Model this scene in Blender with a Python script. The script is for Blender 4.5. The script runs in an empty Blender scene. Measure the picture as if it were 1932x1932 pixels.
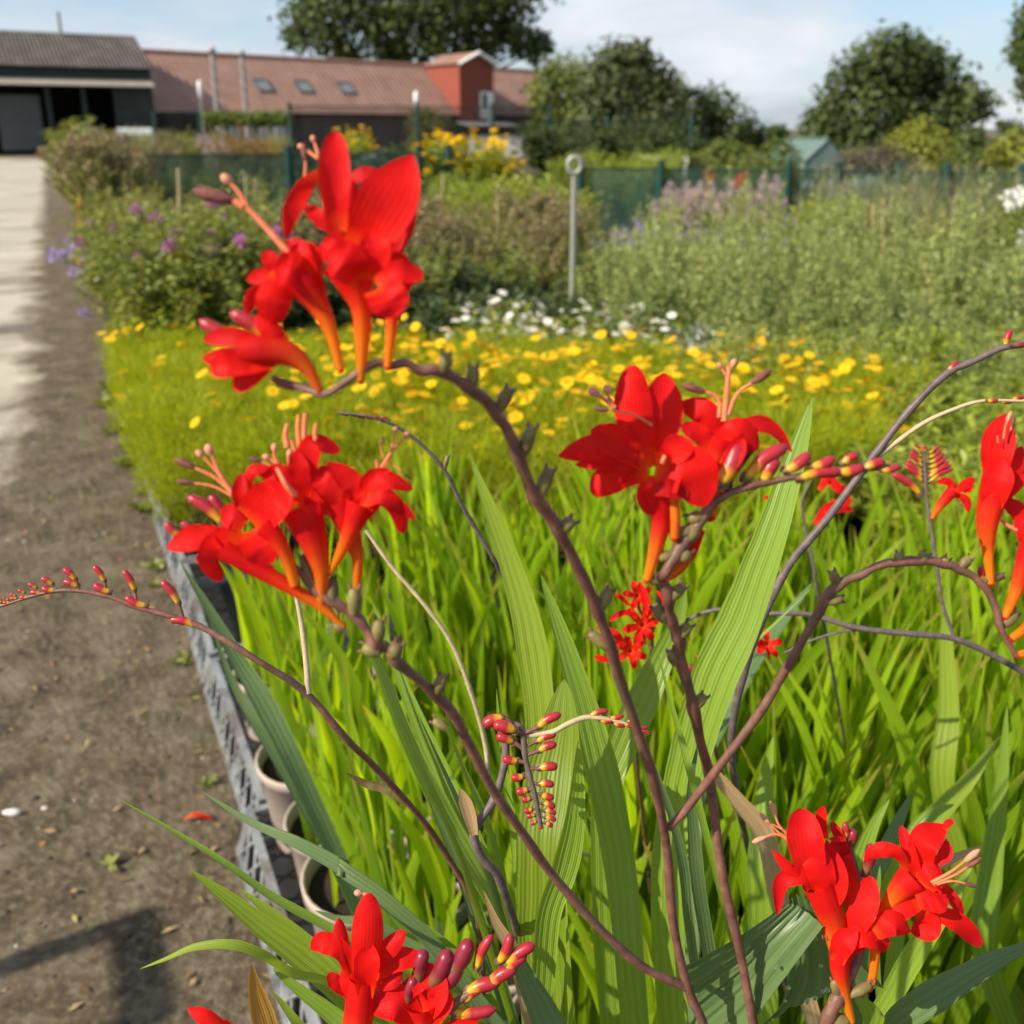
import bpy, math, random
import numpy as np
from mathutils import Vector

rnd = random.Random(7)
rng = np.random.default_rng(7)
scene = bpy.context.scene
COL = scene.collection
R = math.radians

# ------------------------------------------------------------------ camera
H = 1.45                       # the phone is held at chest height
FPX, CX, CY, HOR = 1743.0, 966.0, 767.0, 240.0
PITCH = math.atan((CY - HOR) / FPX)
cp, sp = math.cos(PITCH), math.sin(PITCH)
cam_d = bpy.data.cameras.new("camera")
cam = bpy.data.objects.new("camera", cam_d)
COL.objects.link(cam)
scene.camera = cam
cam.location = (0, 0, H)
cam.rotation_euler = (math.pi / 2 - PITCH, 0, 0)
cam_d.sensor_width = 36
cam_d.lens = 36 * FPX / 1932
cam_d.shift_y = -(966 - CY) / 1932
cam_d.clip_start = 0.02
cam_d.clip_end = 2000
cam_d.dof.use_dof = True
cam_d.dof.focus_distance = 0.56
cam_d.dof.aperture_fstop = cam_d.lens / 3.8

RIGHT = np.array([1.0, 0, 0]); FWD = np.array([0, cp, -sp]); UP = np.array([0, sp, cp])
CAM = np.array([0, 0, H])

def ray(px, py):
    return FWD + (px - CX) / FPX * RIGHT + (CY - py) / FPX * UP
def P(px, py, d):
    return CAM + d * ray(px, py)
def G(px, py, z=0.0):
    r = ray(px, py)
    return CAM + r * ((z - H) / r[2])
def PF(px, py, D):
    r = ray(px, py)
    return CAM + r * (D / r[1])
def at(px, fwd, z=0.0):
    d = fwd * cp + (H - z) * sp
    return np.array([(px - CX) / FPX * d, fwd, z])

# bed coordinates: s along the path edge, n to the right of it
A0 = G(530, 1821)[:2]
v0 = ray(95, HOR); EV = v0[:2] / np.linalg.norm(v0[:2]); NV = np.array([EV[1], -EV[0]])
def bed(s, n, z=0.0):
    q = A0 + EV * s + NV * n
    return np.array([q[0], q[1], z])
def tobed(x, y):
    q = np.array([x, y]) - A0
    return float(q @ EV), float(q @ NV)
BED_ANGLE = math.atan2(EV[1], EV[0])

# ------------------------------------------------------------------ mesh builder
class MB:
    def __init__(s):
        s.v = []; s.fv = []; s.fn = []; s.uv = []; s.t = []; s.m = []; s.n = 0
    def add(s, V, F, UV=None, T=0.5, m=0):
        V = np.asarray(V, float).reshape(-1, 3); F = np.asarray(F, int)
        k = len(V)
        s.v.append(V)
        s.uv.append(np.zeros((k, 2)) if UV is None else np.asarray(UV, float))
        s.t.append(np.full(k, T) if np.isscalar(T) else np.asarray(T, float))
        s.fv.append((F + s.n).ravel()); s.fn.append(np.full(len(F), F.shape[1]))
        s.m.append(np.full(len(F), m)); s.n += k
    def mesh(s, name, mats, off=(0, 0, 0), smooth=True):
        me = bpy.data.meshes.new(name)
        V = np.concatenate(s.v) - np.asarray(off); fv = np.concatenate(s.fv); fn = np.concatenate(s.fn)
        me.vertices.add(len(V)); me.vertices.foreach_set("co", V.ravel())
        me.loops.add(len(fv)); me.loops.foreach_set("vertex_index", fv)
        me.polygons.add(len(fn))
        st = np.concatenate([[0], np.cumsum(fn)[:-1]])
        me.polygons.foreach_set("loop_start", st)
        me.polygons.foreach_set("use_smooth", np.full(len(fn), smooth))
        me.polygons.foreach_set("material_index", np.concatenate(s.m))
        for m in (mats if isinstance(mats, (list, tuple)) else [mats]):
            me.materials.append(m)
        uvl = me.uv_layers.new(name="UVMap")
        uvl.data.foreach_set("uv", np.concatenate(s.uv)[fv].ravel())
        at_ = me.attributes.new("tint", "FLOAT", "POINT")
        at_.data.foreach_set("value", np.concatenate(s.t))
        me.update(calc_edges=True)
        me.validate()
        return me
    def build(s, name, mats, parent=None, off=(0, 0, 0), smooth=True):
        o = bpy.data.objects.new(name, s.mesh(name, mats, off, smooth))
        COL.objects.link(o)
        if parent is not None: o.parent = parent
        return o

def nrm(v):
    v = np.asarray(v, float)
    return v / (np.linalg.norm(v, axis=-1, keepdims=True) + 1e-12)

def spline(pts, n):
    p = np.asarray(pts, float)
    if len(p) == 2:
        t = np.linspace(0, 1, n)[:, None]
        return p[0] * (1 - t) + p[1] * t
    q = np.vstack([2 * p[0] - p[1], p, 2 * p[-1] - p[-2]])
    kn = np.concatenate([[0], np.cumsum(np.sqrt(np.linalg.norm(np.diff(q, axis=0), axis=1)) + 1e-6)])
    out = []
    m = len(p) - 1
    for x in np.linspace(0, m, n):                     # centripetal Catmull-Rom: no loops where spacing is uneven
        i = min(int(x), m - 1)
        k0, k1, k2, k3 = kn[i:i + 4]; a, b, c, d = q[i:i + 4]
        t = k1 + (x - i) * (k2 - k1)
        A1 = (k1 - t) / (k1 - k0) * a + (t - k0) / (k1 - k0) * b
        A2 = (k2 - t) / (k2 - k1) * b + (t - k1) / (k2 - k1) * c
        A3 = (k3 - t) / (k3 - k2) * c + (t - k2) / (k3 - k2) * d
        B1 = (k2 - t) / (k2 - k0) * A1 + (t - k0) / (k2 - k0) * A2
        B2 = (k3 - t) / (k3 - k1) * A2 + (t - k1) / (k3 - k1) * A3
        out.append((k2 - t) / (k2 - k1) * B1 + (t - k1) / (k2 - k1) * B2)
    return np.array(out)

def tangents(p):
    t = np.gradient(p, axis=0)
    return nrm(t)

def tube(mb, path, rad, sides=8, v0=0.0, v1=1.0, tint=0.5, m=0, cap=True):
    p = np.asarray(path, float); n = len(p)
    rad = np.full(n, rad) if np.isscalar(rad) else np.asarray(rad, float)
    T = tangents(p)
    ref = np.array([0, 0, 1.0]) if abs(T[0][2]) < 0.9 else np.array([1.0, 0, 0])
    Nn = nrm(np.cross(T[0], ref)); V = []; UV = []
    for i in range(n):
        Nn = nrm(Nn - T[i] * (Nn @ T[i])); B = np.cross(T[i], Nn)
        for k in range(sides):
            a = 2 * math.pi * k / sides
            V.append(p[i] + rad[i] * (math.cos(a) * Nn + math.sin(a) * B))
            UV.append((k / sides, v0 + (v1 - v0) * i / (n - 1)))
    F = [[i * sides + k, i * sides + (k + 1) % sides, (i + 1) * sides + (k + 1) % sides, (i + 1) * sides + k]
         for i in range(n - 1) for k in range(sides)]
    mb.add(V, F, UV, tint, m)
    if cap:
        for i, vv in ((0, v0), (n - 1, v1)):
            ring = [V[i * sides + k] for k in range(sides)]
            if i == 0: ring = ring[::-1]
            mb.add(ring, [list(range(sides))], np.full((sides, 2), vv), tint, m)

def ribbon(mb, path, W, nhint, cols=5, cup=0.2, pleat=0.0, npleat=5, roll=0.0, v0=0.0, v1=1.0, tint=0.5, m=0, wave=0.0, transport=False):
    p = np.asarray(path, float); n = len(p); T = tangents(p)
    nh = np.asarray(nhint, float)
    if nh.ndim == 1: nh = np.tile(nh, (n, 1))
    S = nrm(np.cross(T, nh))
    for i in range(1, n):
        if transport: S[i] = S[i - 1]
        elif S[i] @ S[i - 1] < 0: S[i] = -S[i]
        S[i] = nrm(S[i] * .5 + S[i - 1] * .5) if not transport else S[i]
        S[i] = nrm(S[i] - T[i] * (S[i] @ T[i]))
    Nn = np.cross(S, T)
    roll = np.full(n, roll) if np.isscalar(roll) else np.asarray(roll)
    cr, sr = np.cos(np.radians(roll))[:, None], np.sin(np.radians(roll))[:, None]
    S, Nn = S * cr + Nn * sr, Nn * cr - S * sr
    x = np.linspace(-0.5, 0.5, cols)
    V = np.zeros((n, cols, 3)); UV = np.zeros((n, cols, 2))
    ph = rnd.random() * 6
    for j, xx in enumerate(x):
        h = cup * (xx * xx * 4 - 0.5) * 0.5 * W
        if pleat: h = h + pleat * W * math.cos(2 * math.pi * npleat * (xx + 0.5))
        if wave: h = h + wave * W * abs(xx) * 2 * (np.sin(np.linspace(0, 9, n) + ph + (2 if xx > 0 else 0)) + .5 * np.sin(np.linspace(0, 23, n) + ph * 2))
        V[:, j] = p + S * (xx * W)[:, None] + Nn * h[:, None]
        UV[:, j, 0] = xx + 0.5; UV[:, j, 1] = np.linspace(v0, v1, n)
    F = [[i * cols + j, i * cols + j + 1, (i + 1) * cols + j + 1, (i + 1) * cols + j] for i in range(n - 1) for j in range(cols - 1)]
    mb.add(V.reshape(-1, 3), F, UV.reshape(-1, 2), tint, m)

def leafcards(mb, Pp, D, N, L, W, tint=0.5, m=0, fold=0.25):
    Pp = np.asarray(Pp); D = nrm(D); S = nrm(np.cross(D, N)); Nn = np.cross(S, D)
    k = len(Pp)
    L = np.broadcast_to(np.asarray(L, float), (k,))[:, None]; W = np.broadcast_to(np.asarray(W, float), (k,))[:, None]
    mid = Pp + D * L * 0.45
    V = np.stack([Pp, mid + S * W / 2 + Nn * W * fold, Pp + D * L, mid - S * W / 2 + Nn * W * fold], 1).reshape(-1, 3)
    F = np.arange(k * 4).reshape(k, 4)
    UV = np.tile(np.array([[.5, 0], [1, .45], [.5, 1], [0, .45]]), (k, 1))
    T = np.repeat(np.broadcast_to(np.asarray(tint, float), (k,)), 4)
    mb.add(V, F, UV, T, m)

def box(mb, c, sx, sy, sz, rz=0.0, m=0, tint=0.5):
    x, y, z = sx / 2, sy / 2, sz / 2
    V = np.array([[-x, -y, -z], [x, -y, -z], [x, y, -z], [-x, y, -z], [-x, -y, z], [x, -y, z], [x, y, z], [-x, y, z]])
    if rz:
        c_, s_ = math.cos(rz), math.sin(rz)
        V = V @ np.array([[c_, s_, 0], [-s_, c_, 0], [0, 0, 1]])
    mb.add(V + np.asarray(c, float), [[0, 3, 2, 1], [4, 5, 6, 7], [0, 1, 5, 4], [1, 2, 6, 5], [2, 3, 7, 6], [3, 0, 4, 7]], None, tint, m)

def bar(mb, a, b, w, h=None, m=0, tint=0.5):
    tube(mb, [a, b], w / 2, 4 if h is None else 6, m=m, tint=tint)

def quadsheet(mb, pts, m=0, nu=1, nv=1, tint=0.5):
    a, b, c, d = [np.asarray(q, float) for q in pts]
    V = []; UV = []
    for j in range(nv + 1):
        for i in range(nu + 1):
            u, v = i / nu, j / nv
            V.append((a * (1 - u) + b * u) * (1 - v) + (d * (1 - u) + c * u) * v); UV.append((u, v))
    w = nu + 1
    F = [[j * w + i, j * w + i + 1, (j + 1) * w + i + 1, (j + 1) * w + i] for j in range(nv) for i in range(nu)]
    mb.add(V, F, UV, tint, m)

def slab(mb, pts, th, m=0, tint=0.5):
    """A polygon given thickness th along its own normal (thickness goes behind the face)."""
    p = np.asarray(pts, float); k = len(p)
    nn = nrm(np.cross(p[1] - p[0], p[-1] - p[0]))
    V = np.vstack([p, p - nn * th])
    mb.add(V, [list(range(k))], None, tint, m)
    mb.add(V, [list(range(2 * k - 1, k - 1, -1))], None, tint, m)
    for i in range(k):
        j = (i + 1) % k
        mb.add(V[[i, i + k, j + k, j]], [[0, 1, 2, 3]], None, tint, m)

def lathe(mb, prof, sides=20, m=0, c=(0, 0, 0), tint=0.5):
    V = []; UV = []
    for i, (r, z) in enumerate(prof):
        for k in range(sides):
            a = 2 * math.pi * k / sides
            V.append((c[0] + r * math.cos(a), c[1] + r * math.sin(a), c[2] + z)); UV.append((k / sides, i / (len(prof) - 1)))
    F = [[i * sides + k, i * sides + (k + 1) % sides, (i + 1) * sides + (k + 1) % sides, (i + 1) * sides + k]
         for i in range(len(prof) - 1) for k in range(sides)]
    mb.add(V, F, UV, tint, m)

def ellipsoid(mb, c, rx, ry, rz, m=0, seg=10, rings=7, tint=0.5):
    prof = [(math.sin(math.pi * i / rings), -math.cos(math.pi * i / rings)) for i in range(rings + 1)]
    tmp = MB(); lathe(tmp, prof, seg)
    mb.add(tmp.v[0] * np.array([rx, ry, rz]) + np.asarray(c), tmp.fv[0].reshape(-1, 4), tmp.uv[0], tint, m)

# ------------------------------------------------------------------ objects
def tag(o, label=None, cat=None, group=None, kind=None):
    if label: o["label"] = label
    if cat: o["category"] = cat
    if group: o["group"] = group
    if kind: o["kind"] = kind
    return o

def empty(name, loc=(0, 0, 0), rz=0.0):
    o = bpy.data.objects.new(name, None); COL.objects.link(o)
    o.location = loc; o.rotation_euler = (0, 0, rz); o.empty_display_size = 0.05
    return o

KIDS = {}
def kids(o):
    return [c for c in o.children]

def copy_tree(o, loc=None, rz=None, sc=None, parent=None, label=None):
    c = o.copy(); COL.objects.link(c); c.parent = parent
    if loc is not None: c.location = loc
    if rz is not None: c.rotation_euler = (0, 0, rz)
    if sc is not None: c.scale = (sc, sc, sc) if np.isscalar(sc) else sc
    if label: c["label"] = label
    for ch in o.children: copy_tree(ch, parent=c)
    return c

# ------------------------------------------------------------------ materials
def newmat(name):
    m = bpy.data.materials.new(name); m.use_nodes = True
    nt = m.node_tree; nt.nodes.clear()
    out = nt.nodes.new("ShaderNodeOutputMaterial")
    return m, nt, out

def N_(nt, typ, **kw):
    n = nt.nodes.new(typ)
    for k, v in kw.items():
        if k in n.inputs: n.inputs[k].default_value = v
        else: setattr(n, k, v)
    return n

def ramp(nt, fac, stops):
    r = nt.nodes.new("ShaderNodeValToRGB"); el = r.color_ramp.elements
    while len(el) < len(stops): el.new(0.5)
    for e, (p, c) in zip(el, stops):
        e.position = p; e.color = (*c, 1) if len(c) == 3 else c
    nt.links.new(fac, r.inputs[0])
    return r.outputs[0]

def mixc(nt, fac, a, b, typ="MIX"):
    n = nt.nodes.new("ShaderNodeMix"); n.data_type = "RGBA"; n.blend_type = typ
    for i, v in ((0, fac), (6, a), (7, b)):
        if hasattr(v, "is_linked") or hasattr(v, "links"): nt.links.new(v, n.inputs[i])
        elif isinstance(v, (int, float)): n.inputs[i].default_value = v
        else: n.inputs[i].default_value = (*v, 1)
    return n.outputs[2]

def mathn(nt, op, a, b=None):
    n = nt.nodes.new("ShaderNodeMath"); n.operation = op
    for i, v in ((0, a), (1, b)):
        if v is None: continue
        if isinstance(v, (int, float)): n.inputs[i].default_value = v
        else: nt.links.new(v, n.inputs[i])
    return n.outputs[0]

def noise(nt, scale, detail=4, rough=0.55, coord="Object", vec=None):
    t = nt.nodes.new("ShaderNodeTexNoise"); t.inputs["Scale"].default_value = scale
    t.inputs["Detail"].default_value = detail; t.inputs["Roughness"].default_value = rough
    if vec is None:
        tc = nt.nodes.new("ShaderNodeTexCoord"); vec = tc.outputs[coord]
    nt.links.new(vec, t.inputs["Vector"])
    return t.outputs["Fac"]

def attr(nt, name="tint"):
    a = nt.nodes.new("ShaderNodeAttribute"); a.attribute_name = name
    return a.outputs["Fac"]

def uvsep(nt):
    tc = nt.nodes.new("ShaderNodeTexCoord"); s = nt.nodes.new("ShaderNodeSeparateXYZ")
    nt.links.new(tc.outputs["UV"], s.inputs[0])
    return s.outputs[0], s.outputs[1]

def finish(nt, out, color, rough=0.5, spec=0.3, transl=0.0, tcol=None, bump=None, bstr=0.3, bdist=0.01, metallic=0.0, sheen=0.0):
    b = nt.nodes.new("ShaderNodeBsdfPrincipled")
    if isinstance(color, tuple): b.inputs["Base Color"].default_value = (*color, 1)
    else: nt.links.new(color, b.inputs["Base Color"])
    if isinstance(rough, (int, float)): b.inputs["Roughness"].default_value = rough
    else: nt.links.new(rough, b.inputs["Roughness"])
    b.inputs["Specular IOR Level"].default_value = spec
    b.inputs["Metallic"].default_value = metallic
    if bump is not None:
        bn = nt.nodes.new("ShaderNodeBump"); bn.inputs["Strength"].default_value = bstr; bn.inputs["Distance"].default_value = bdist
        nt.links.new(bump, bn.inputs["Height"]); nt.links.new(bn.outputs[0], b.inputs["Normal"])
    sh = b.outputs[0]
    if transl:
        t = nt.nodes.new("ShaderNodeBsdfTranslucent")
        if tcol is None: tcol = color
        if isinstance(tcol, tuple): t.inputs[0].default_value = (*tcol, 1)
        else: nt.links.new(tcol, t.inputs[0])
        mx = nt.nodes.new("ShaderNodeMixShader"); mx.inputs[0].default_value = transl
        nt.links.new(sh, mx.inputs[1]); nt.links.new(t.outputs[0], mx.inputs[2]); sh = mx.outputs[0]
    nt.links.new(sh, out.inputs[0])

def leafmat(name, c0, c1, transl=0.35, tboost=(1.6, 1.5, 0.6), rough=0.45, spec=0.35, stripes=0, tip=None):
    m, nt, out = newmat(name)
    col = ramp(nt, attr(nt), [(0.0, c0), (1.0, c1)])
    nz = noise(nt, 6, 3)
    col = mixc(nt, mathn(nt, "MULTIPLY", nz, 0.5), col, tuple(x * 0.55 for x in c0))
    bump = None
    if stripes:
        u, v = uvsep(nt)
        u = mathn(nt, "ADD", u, mathn(nt, "MULTIPLY", noise(nt, 14, 2), .22))
        w = mathn(nt, "SINE", mathn(nt, "MULTIPLY", u, stripes * 6.283))
        w2 = mathn(nt, "SINE", mathn(nt, "MULTIPLY", u, stripes * 3.1 * 6.283))
        w = mathn(nt, "ADD", w, mathn(nt, "MULTIPLY", w2, 0.5))
        bump = w
        col = mixc(nt, mathn(nt, "MULTIPLY", mathn(nt, "ADD", w, 1.5), 0.05), col, tuple(min(1, x * 1.7 + .01) for x in c1))
        if tip:
            tm = nt.nodes.new("ShaderNodeMapRange"); tm.inputs[1].default_value = 0.0; tm.inputs[2].default_value = 0.13
            tm.inputs[3].default_value = 1; tm.inputs[4].default_value = 0
            nt.links.new(v, tm.inputs[0]); col = mixc(nt, tm.outputs[0], col, tip)
    tcol = mixc(nt, 1.0, col, tboost, "MULTIPLY")
    finish(nt, out, col, rough, spec, transl, tcol, bump, 0.25, 0.002)
    return m

def plain(name, c0, c1=None, scale=8, rough=0.6, spec=0.3, bstr=0.2, bdist=0.01, metallic=0.0, transl=0.0, coord="Object"):
    m, nt, out = newmat(name)
    c1 = c1 or tuple(x * 0.7 for x in c0)
    nz = noise(nt, scale, 6, 0.6, coord)
    col = ramp(nt, nz, [(0.3, c1), (0.7, c0)])
    finish(nt, out, col, rough, spec, transl, None, nz, bstr, bdist, metallic)
    return m
# ------------------------------------------------------------------ light and sky
scene.view_settings.view_transform = "Standard"
scene.view_settings.look = "None"
scene.view_settings.exposure = 0.62
scene.view_settings.gamma = 1.0
SUN_EL = R(38)
SUN_AZ = np.array([-0.89, -0.456]); SUN_AZ /= np.linalg.norm(SUN_AZ)
SV = np.array([SUN_AZ[0] * math.cos(SUN_EL), SUN_AZ[1] * math.cos(SUN_EL), math.sin(SUN_EL)])
sun_d = bpy.data.lights.new("sun", "SUN"); sun_d.energy = 5.0; sun_d.angle = R(0.55); sun_d.color = (1.0, 0.90, 0.73)
sun = bpy.data.objects.new("sun", sun_d); COL.objects.link(sun)
sun.rotation_euler = Vector(-SV).to_track_quat("-Z", "Y").to_euler()

w = bpy.data.worlds.new("World"); scene.world = w; w.use_nodes = True
nt = w.node_tree; nt.nodes.clear()
wo = nt.nodes.new("ShaderNodeOutputWorld"); bg = nt.nodes.new("ShaderNodeBackground")
sky = nt.nodes.new("ShaderNodeTexSky"); sky.sky_type = "NISHITA"; sky.sun_disc = False
sky.sun_elevation = SUN_EL; sky.sun_rotation = math.atan2(SUN_AZ[0], SUN_AZ[1]); sky.dust_density = 1.2; sky.ozone_density = 1.4
tc = nt.nodes.new("ShaderNodeTexCoord")
mp = nt.nodes.new("ShaderNodeMapping"); mp.inputs["Scale"].default_value = (1.0, 1.0, 3.4); mp.inputs["Location"].default_value = (0.37, 0.1, 0.35)
nt.links.new(tc.outputs["Generated"], mp.inputs[0])
cl = noise(nt, 2.9, 8, 0.56, vec=mp.outputs[0])
mask = ramp(nt, cl, [(0.43, (0, 0, 0)), (0.62, (1, 1, 1))])
cl2 = noise(nt, 5.5, 6, 0.5, vec=mp.outputs[0])
ccol = ramp(nt, cl2, [(0.36, (4.5, 4.9, 5.5)), (0.62, (5.9, 6.1, 6.35))])
skyc = mixc(nt, 0.42, sky.outputs[0], (3.4, 4.6, 6.1))
wc = mixc(nt, mathn(nt, "MULTIPLY", mask, 0.92), skyc, ccol)
nt.links.new(wc, bg.inputs[0]); bg.inputs[1].default_value = 0.10
nt.links.new(bg.outputs[0], wo.inputs[0])

# ------------------------------------------------------------------ ground, path, bed
def bedcoord(nt):
    g = nt.nodes.new("ShaderNodeNewGeometry"); mp = nt.nodes.new("ShaderNodeMapping")
    mp.vector_type = "TEXTURE"
    mp.inputs["Location"].default_value = (A0[0], A0[1], 0); mp.inputs["Rotation"].default_value = (0, 0, BED_ANGLE)
    nt.links.new(g.outputs["Position"], mp.inputs[0])
    s = nt.nodes.new("ShaderNodeSeparateXYZ"); nt.links.new(mp.outputs[0], s.inputs[0])
    return mp.outputs[0], s.outputs[0], s.outputs[1]        # vector, s, -n

def soilcolor(nt, vec):
    a = noise(nt, 7, 8, 0.65, vec=vec); b = noise(nt, 55, 6, 0.7, vec=vec); c = noise(nt, 2.0, 4, 0.5, vec=vec)
    col = ramp(nt, a, [(0.30, (0.040, 0.029, 0.018)), (0.50, (0.108, 0.082, 0.052)), (0.72, (0.20, 0.162, 0.115))])
    col = mixc(nt, ramp(nt, c, [(0.54, (0, 0, 0)), (0.68, (.5, .5, .5))]), col, (0.075, 0.078, 0.026))
    col = mixc(nt, ramp(nt, b, [(0.5, (0, 0, 0)), (0.72, (1, 1, 1))]), col, (0.23, 0.185, 0.125))
    col = mixc(nt, ramp(nt, b, [(0.30, (.8, .8, .8)), (0.45, (0, 0, 0))]), col, (0.035, 0.027, 0.02))
    h = mathn(nt, "ADD", mathn(nt, "MULTIPLY", a, 1.2), mathn(nt, "MULTIPLY", b, 0.8))
    return col, h

m, nt, out = newmat("soil")
vec, s_, n_ = bedcoord(nt); col, h = soilcolor(nt, vec)
finish(nt, out, col, 0.85, 0.2, bump=h, bstr=0.9, bdist=0.02); M_SOIL = m

m, nt, out = newmat("concrete")
vec, s_, n_ = bedcoord(nt)
scol, sh = soilcolor(nt, vec)
st = nt.nodes.new("ShaderNodeMapping"); st.inputs["Scale"].default_value = (1.6, 0.45, 1); nt.links.new(vec, st.inputs[0])
a = noise(nt, 1.5, 6, 0.6, vec=st.outputs[0]); b = noise(nt, 38, 5, 0.6, vec=vec)
ccol = ramp(nt, a, [(0.34, (0.25, 0.215, 0.165)), (0.46, (0.40, 0.365, 0.295)), (0.70, (0.50, 0.465, 0.39))])
ccol = mixc(nt, mathn(nt, "MULTIPLY", b, 0.35), ccol, (0.22, 0.19, 0.15))
# wet stains that run from the bed on to the slab
stn = nt.nodes.new("ShaderNodeMapping"); stn.inputs["Scale"].default_value = (1.0, 0.30, 1); stn.inputs["Location"].default_value = (0.35, 0, 0); nt.links.new(vec, stn.inputs[0])
a2 = noise(nt, 1.25, 5, 0.55, vec=stn.outputs[0])
stain = ramp(nt, a2, [(0.52, (0, 0, 0)), (0.62, (.9, .9, .9))])
near = nt.nodes.new("ShaderNodeMapRange"); near.inputs[1].default_value = 5.5; near.inputs[2].default_value = 14; near.inputs[3].default_value = 1; near.inputs[4].default_value = 0.35
nt.links.new(s_, near.inputs[0])
ccol = mixc(nt, mathn(nt, "MULTIPLY", stain, near.outputs[0]), ccol, (0.095, 0.08, 0.062))
# soil washed over the edge: -n from 0.15 (all soil) to 0.75
nearw = mathn(nt, "MULTIPLY", mathn(nt, "MAXIMUM", mathn(nt, "SUBTRACT", 3.4, s_), 0.0), -.20)
ed = mathn(nt, "ADD", mathn(nt, "ADD", n_, nearw), mathn(nt, "MULTIPLY", mathn(nt, "SUBTRACT", noise(nt, 2.2, 6, 0.6, vec=vec), 0.5), 0.75))
sm = nt.nodes.new("ShaderNodeMapRange"); sm.inputs[1].default_value = 0.42; sm.inputs[2].default_value = 0.64; sm.inputs[3].default_value = 1; sm.inputs[4].default_value = 0
nt.links.new(ed, sm.inputs[0])
col = mixc(nt, sm.outputs[0], ccol, scol)
finish(nt, out, col, 0.82, 0.2, bump=mathn(nt, "ADD", mathn(nt, "MULTIPLY", b, 0.4), mathn(nt, "MULTIPLY", mathn(nt, "MULTIPLY", sh, sm.outputs[0]), 1.3)), bstr=0.7, bdist=0.018); M_CONC = m

mb = MB(); quadsheet(mb, [(-400, -60, 0), (400, -60, 0), (400, 700, 0), (-400, 700, 0)], nu=8, nv=8)
tag(mb.build("ground", M_SOIL, smooth=False), kind="structure")
mb = MB()
quadsheet(mb, [bed(-4, -5.5, .004), bed(-4, 0.02, .004), bed(52, 0.02, .004), bed(52, -5.5, .004)], nu=2, nv=30)
tag(mb.build("path", M_CONC, smooth=False), kind="structure")
M_MEM = plain("membrane", (0.028, 0.030, 0.032), (0.014, 0.014, 0.015), 25, 0.6, 0.3)
mb = MB(); quadsheet(mb, [bed(-2.5, 0.03, .006), bed(-2.5, 9, .006), bed(26, 9, .006), bed(26, 0.03, .006)])
tag(mb.build("bed_ground", M_MEM, smooth=False), kind="structure")

# loose stones and bits on the soil
mb = MB()
for i in range(420):
    s = rnd.uniform(-.8, 5) ; n = -rnd.random() ** 1.2 * .75 - .04
    r = rnd.choice([.002, .003, .003, .004, .005, .007]); c = bed(s, n, r * .3)
    ellipsoid(mb, c, r * rnd.uniform(.7, 1.6), r * rnd.uniform(.7, 1.3), r * .6, seg=6, rings=4, tint=rnd.random())
m, nt, out = newmat("stone"); finish(nt, out, ramp(nt, attr(nt), [(0, (.050, .037, .026)), (.15, (.085, .066, .046)), (.6, (.26, .22, .17)), (1, (.5, .47, .43))]), .8); M_STONE = m
for i in range(900):
    s = rnd.uniform(-.9, 4) ; n = -rnd.random() ** .9 * 1.0 + .0
    r = rnd.choice([.003, .004, .006, .008, .010]); c = bed(s, n, r * .25)
    ellipsoid(mb, c, r * rnd.uniform(.7, 1.5), r * rnd.uniform(.7, 1.3), r * .6, seg=6, rings=4, tint=rnd.uniform(-.2, .12))
tag(mb.build("gravel", M_STONE), label="small stones and grit scattered over the brown soil beside the path", cat="gravel", kind="stuff")
mb = MB()
k = 260
s = rng.uniform(-.8, 4.5, k); n = -rng.random(k) ** 1.6 * .6 - .02
Pp = np.array([bed(a, b, .009) for a, b in zip(s, n)]); a = rng.uniform(0, 6.28, k)
D = np.stack([np.cos(a), np.sin(a), rng.uniform(-.05, .35, k)], 1)
leafcards(mb, Pp, D, np.tile([0, 0, 1.0], (k, 1)) + rng.normal(0, .3, (k, 3)), rng.uniform(.012, .035, k), rng.uniform(.004, .012, k), rng.random(k))
m, nt, out = newmat("litter"); finish(nt, out, ramp(nt, attr(nt), [(0, (.10, .05, .02)), (.5, (.33, .22, .11)), (.8, (.24, .25, .08)), (1, (.45, .14, .03))]), .7); M_LIT = m
tag(mb.build("leaf_litter", M_LIT), label="dry leaf scraps scattered over the soil along the crates", cat="leaf litter", kind="stuff")

# ------------------------------------------------------------------ buildings
M_SHEET = None
m, nt, out = newmat("corrugated_sheet")
u, v = uvsep(nt)
wv = mathn(nt, "SINE", mathn(nt, "MULTIPLY", u, 6.283 * 62))
nz = noise(nt, 1.3, 6, 0.65)
col = ramp(nt, nz, [(0.3, (0.060, 0.050, 0.044)), (0.55, (0.115, 0.098, 0.086)), (0.75, (0.20, 0.175, 0.155))])
col = mixc(nt, mathn(nt, "MULTIPLY", mathn(nt, "ADD", wv, 1), 0.22), col, (0.035, 0.028, 0.025))
finish(nt, out, col, 0.8, 0.2, bump=wv, bstr=0.8, bdist=0.05); M_SHEET = m
m, nt, out = newmat("clay_tiles")
u, v = uvsep(nt)
wv = mathn(nt, "SINE", mathn(nt, "MULTIPLY", u, 6.283 * 84)); wh = mathn(nt, "FRACT", mathn(nt, "MULTIPLY", v, 15))
nz = noise(nt, 1.0, 6, 0.6)
col = ramp(nt, nz, [(0.3, (0.27, 0.155, 0.118)), (0.7, (0.40, 0.24, 0.185))])
col = mixc(nt, mathn(nt, "MULTIPLY", mathn(nt, "ADD", wv, 1), 0.16), col, (0.13, 0.065, 0.05))
col = mixc(nt, mathn(nt, "MULTIPLY", mathn(nt, "GREATER_THAN", wh, 0.84), 0.4), col, (0.12, 0.06, 0.05))
finish(nt, out, col, 0.75, 0.2, bump=mathn(nt, "ADD", wv, wh), bstr=0.5, bdist=0.04); M_TILE = m
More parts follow.
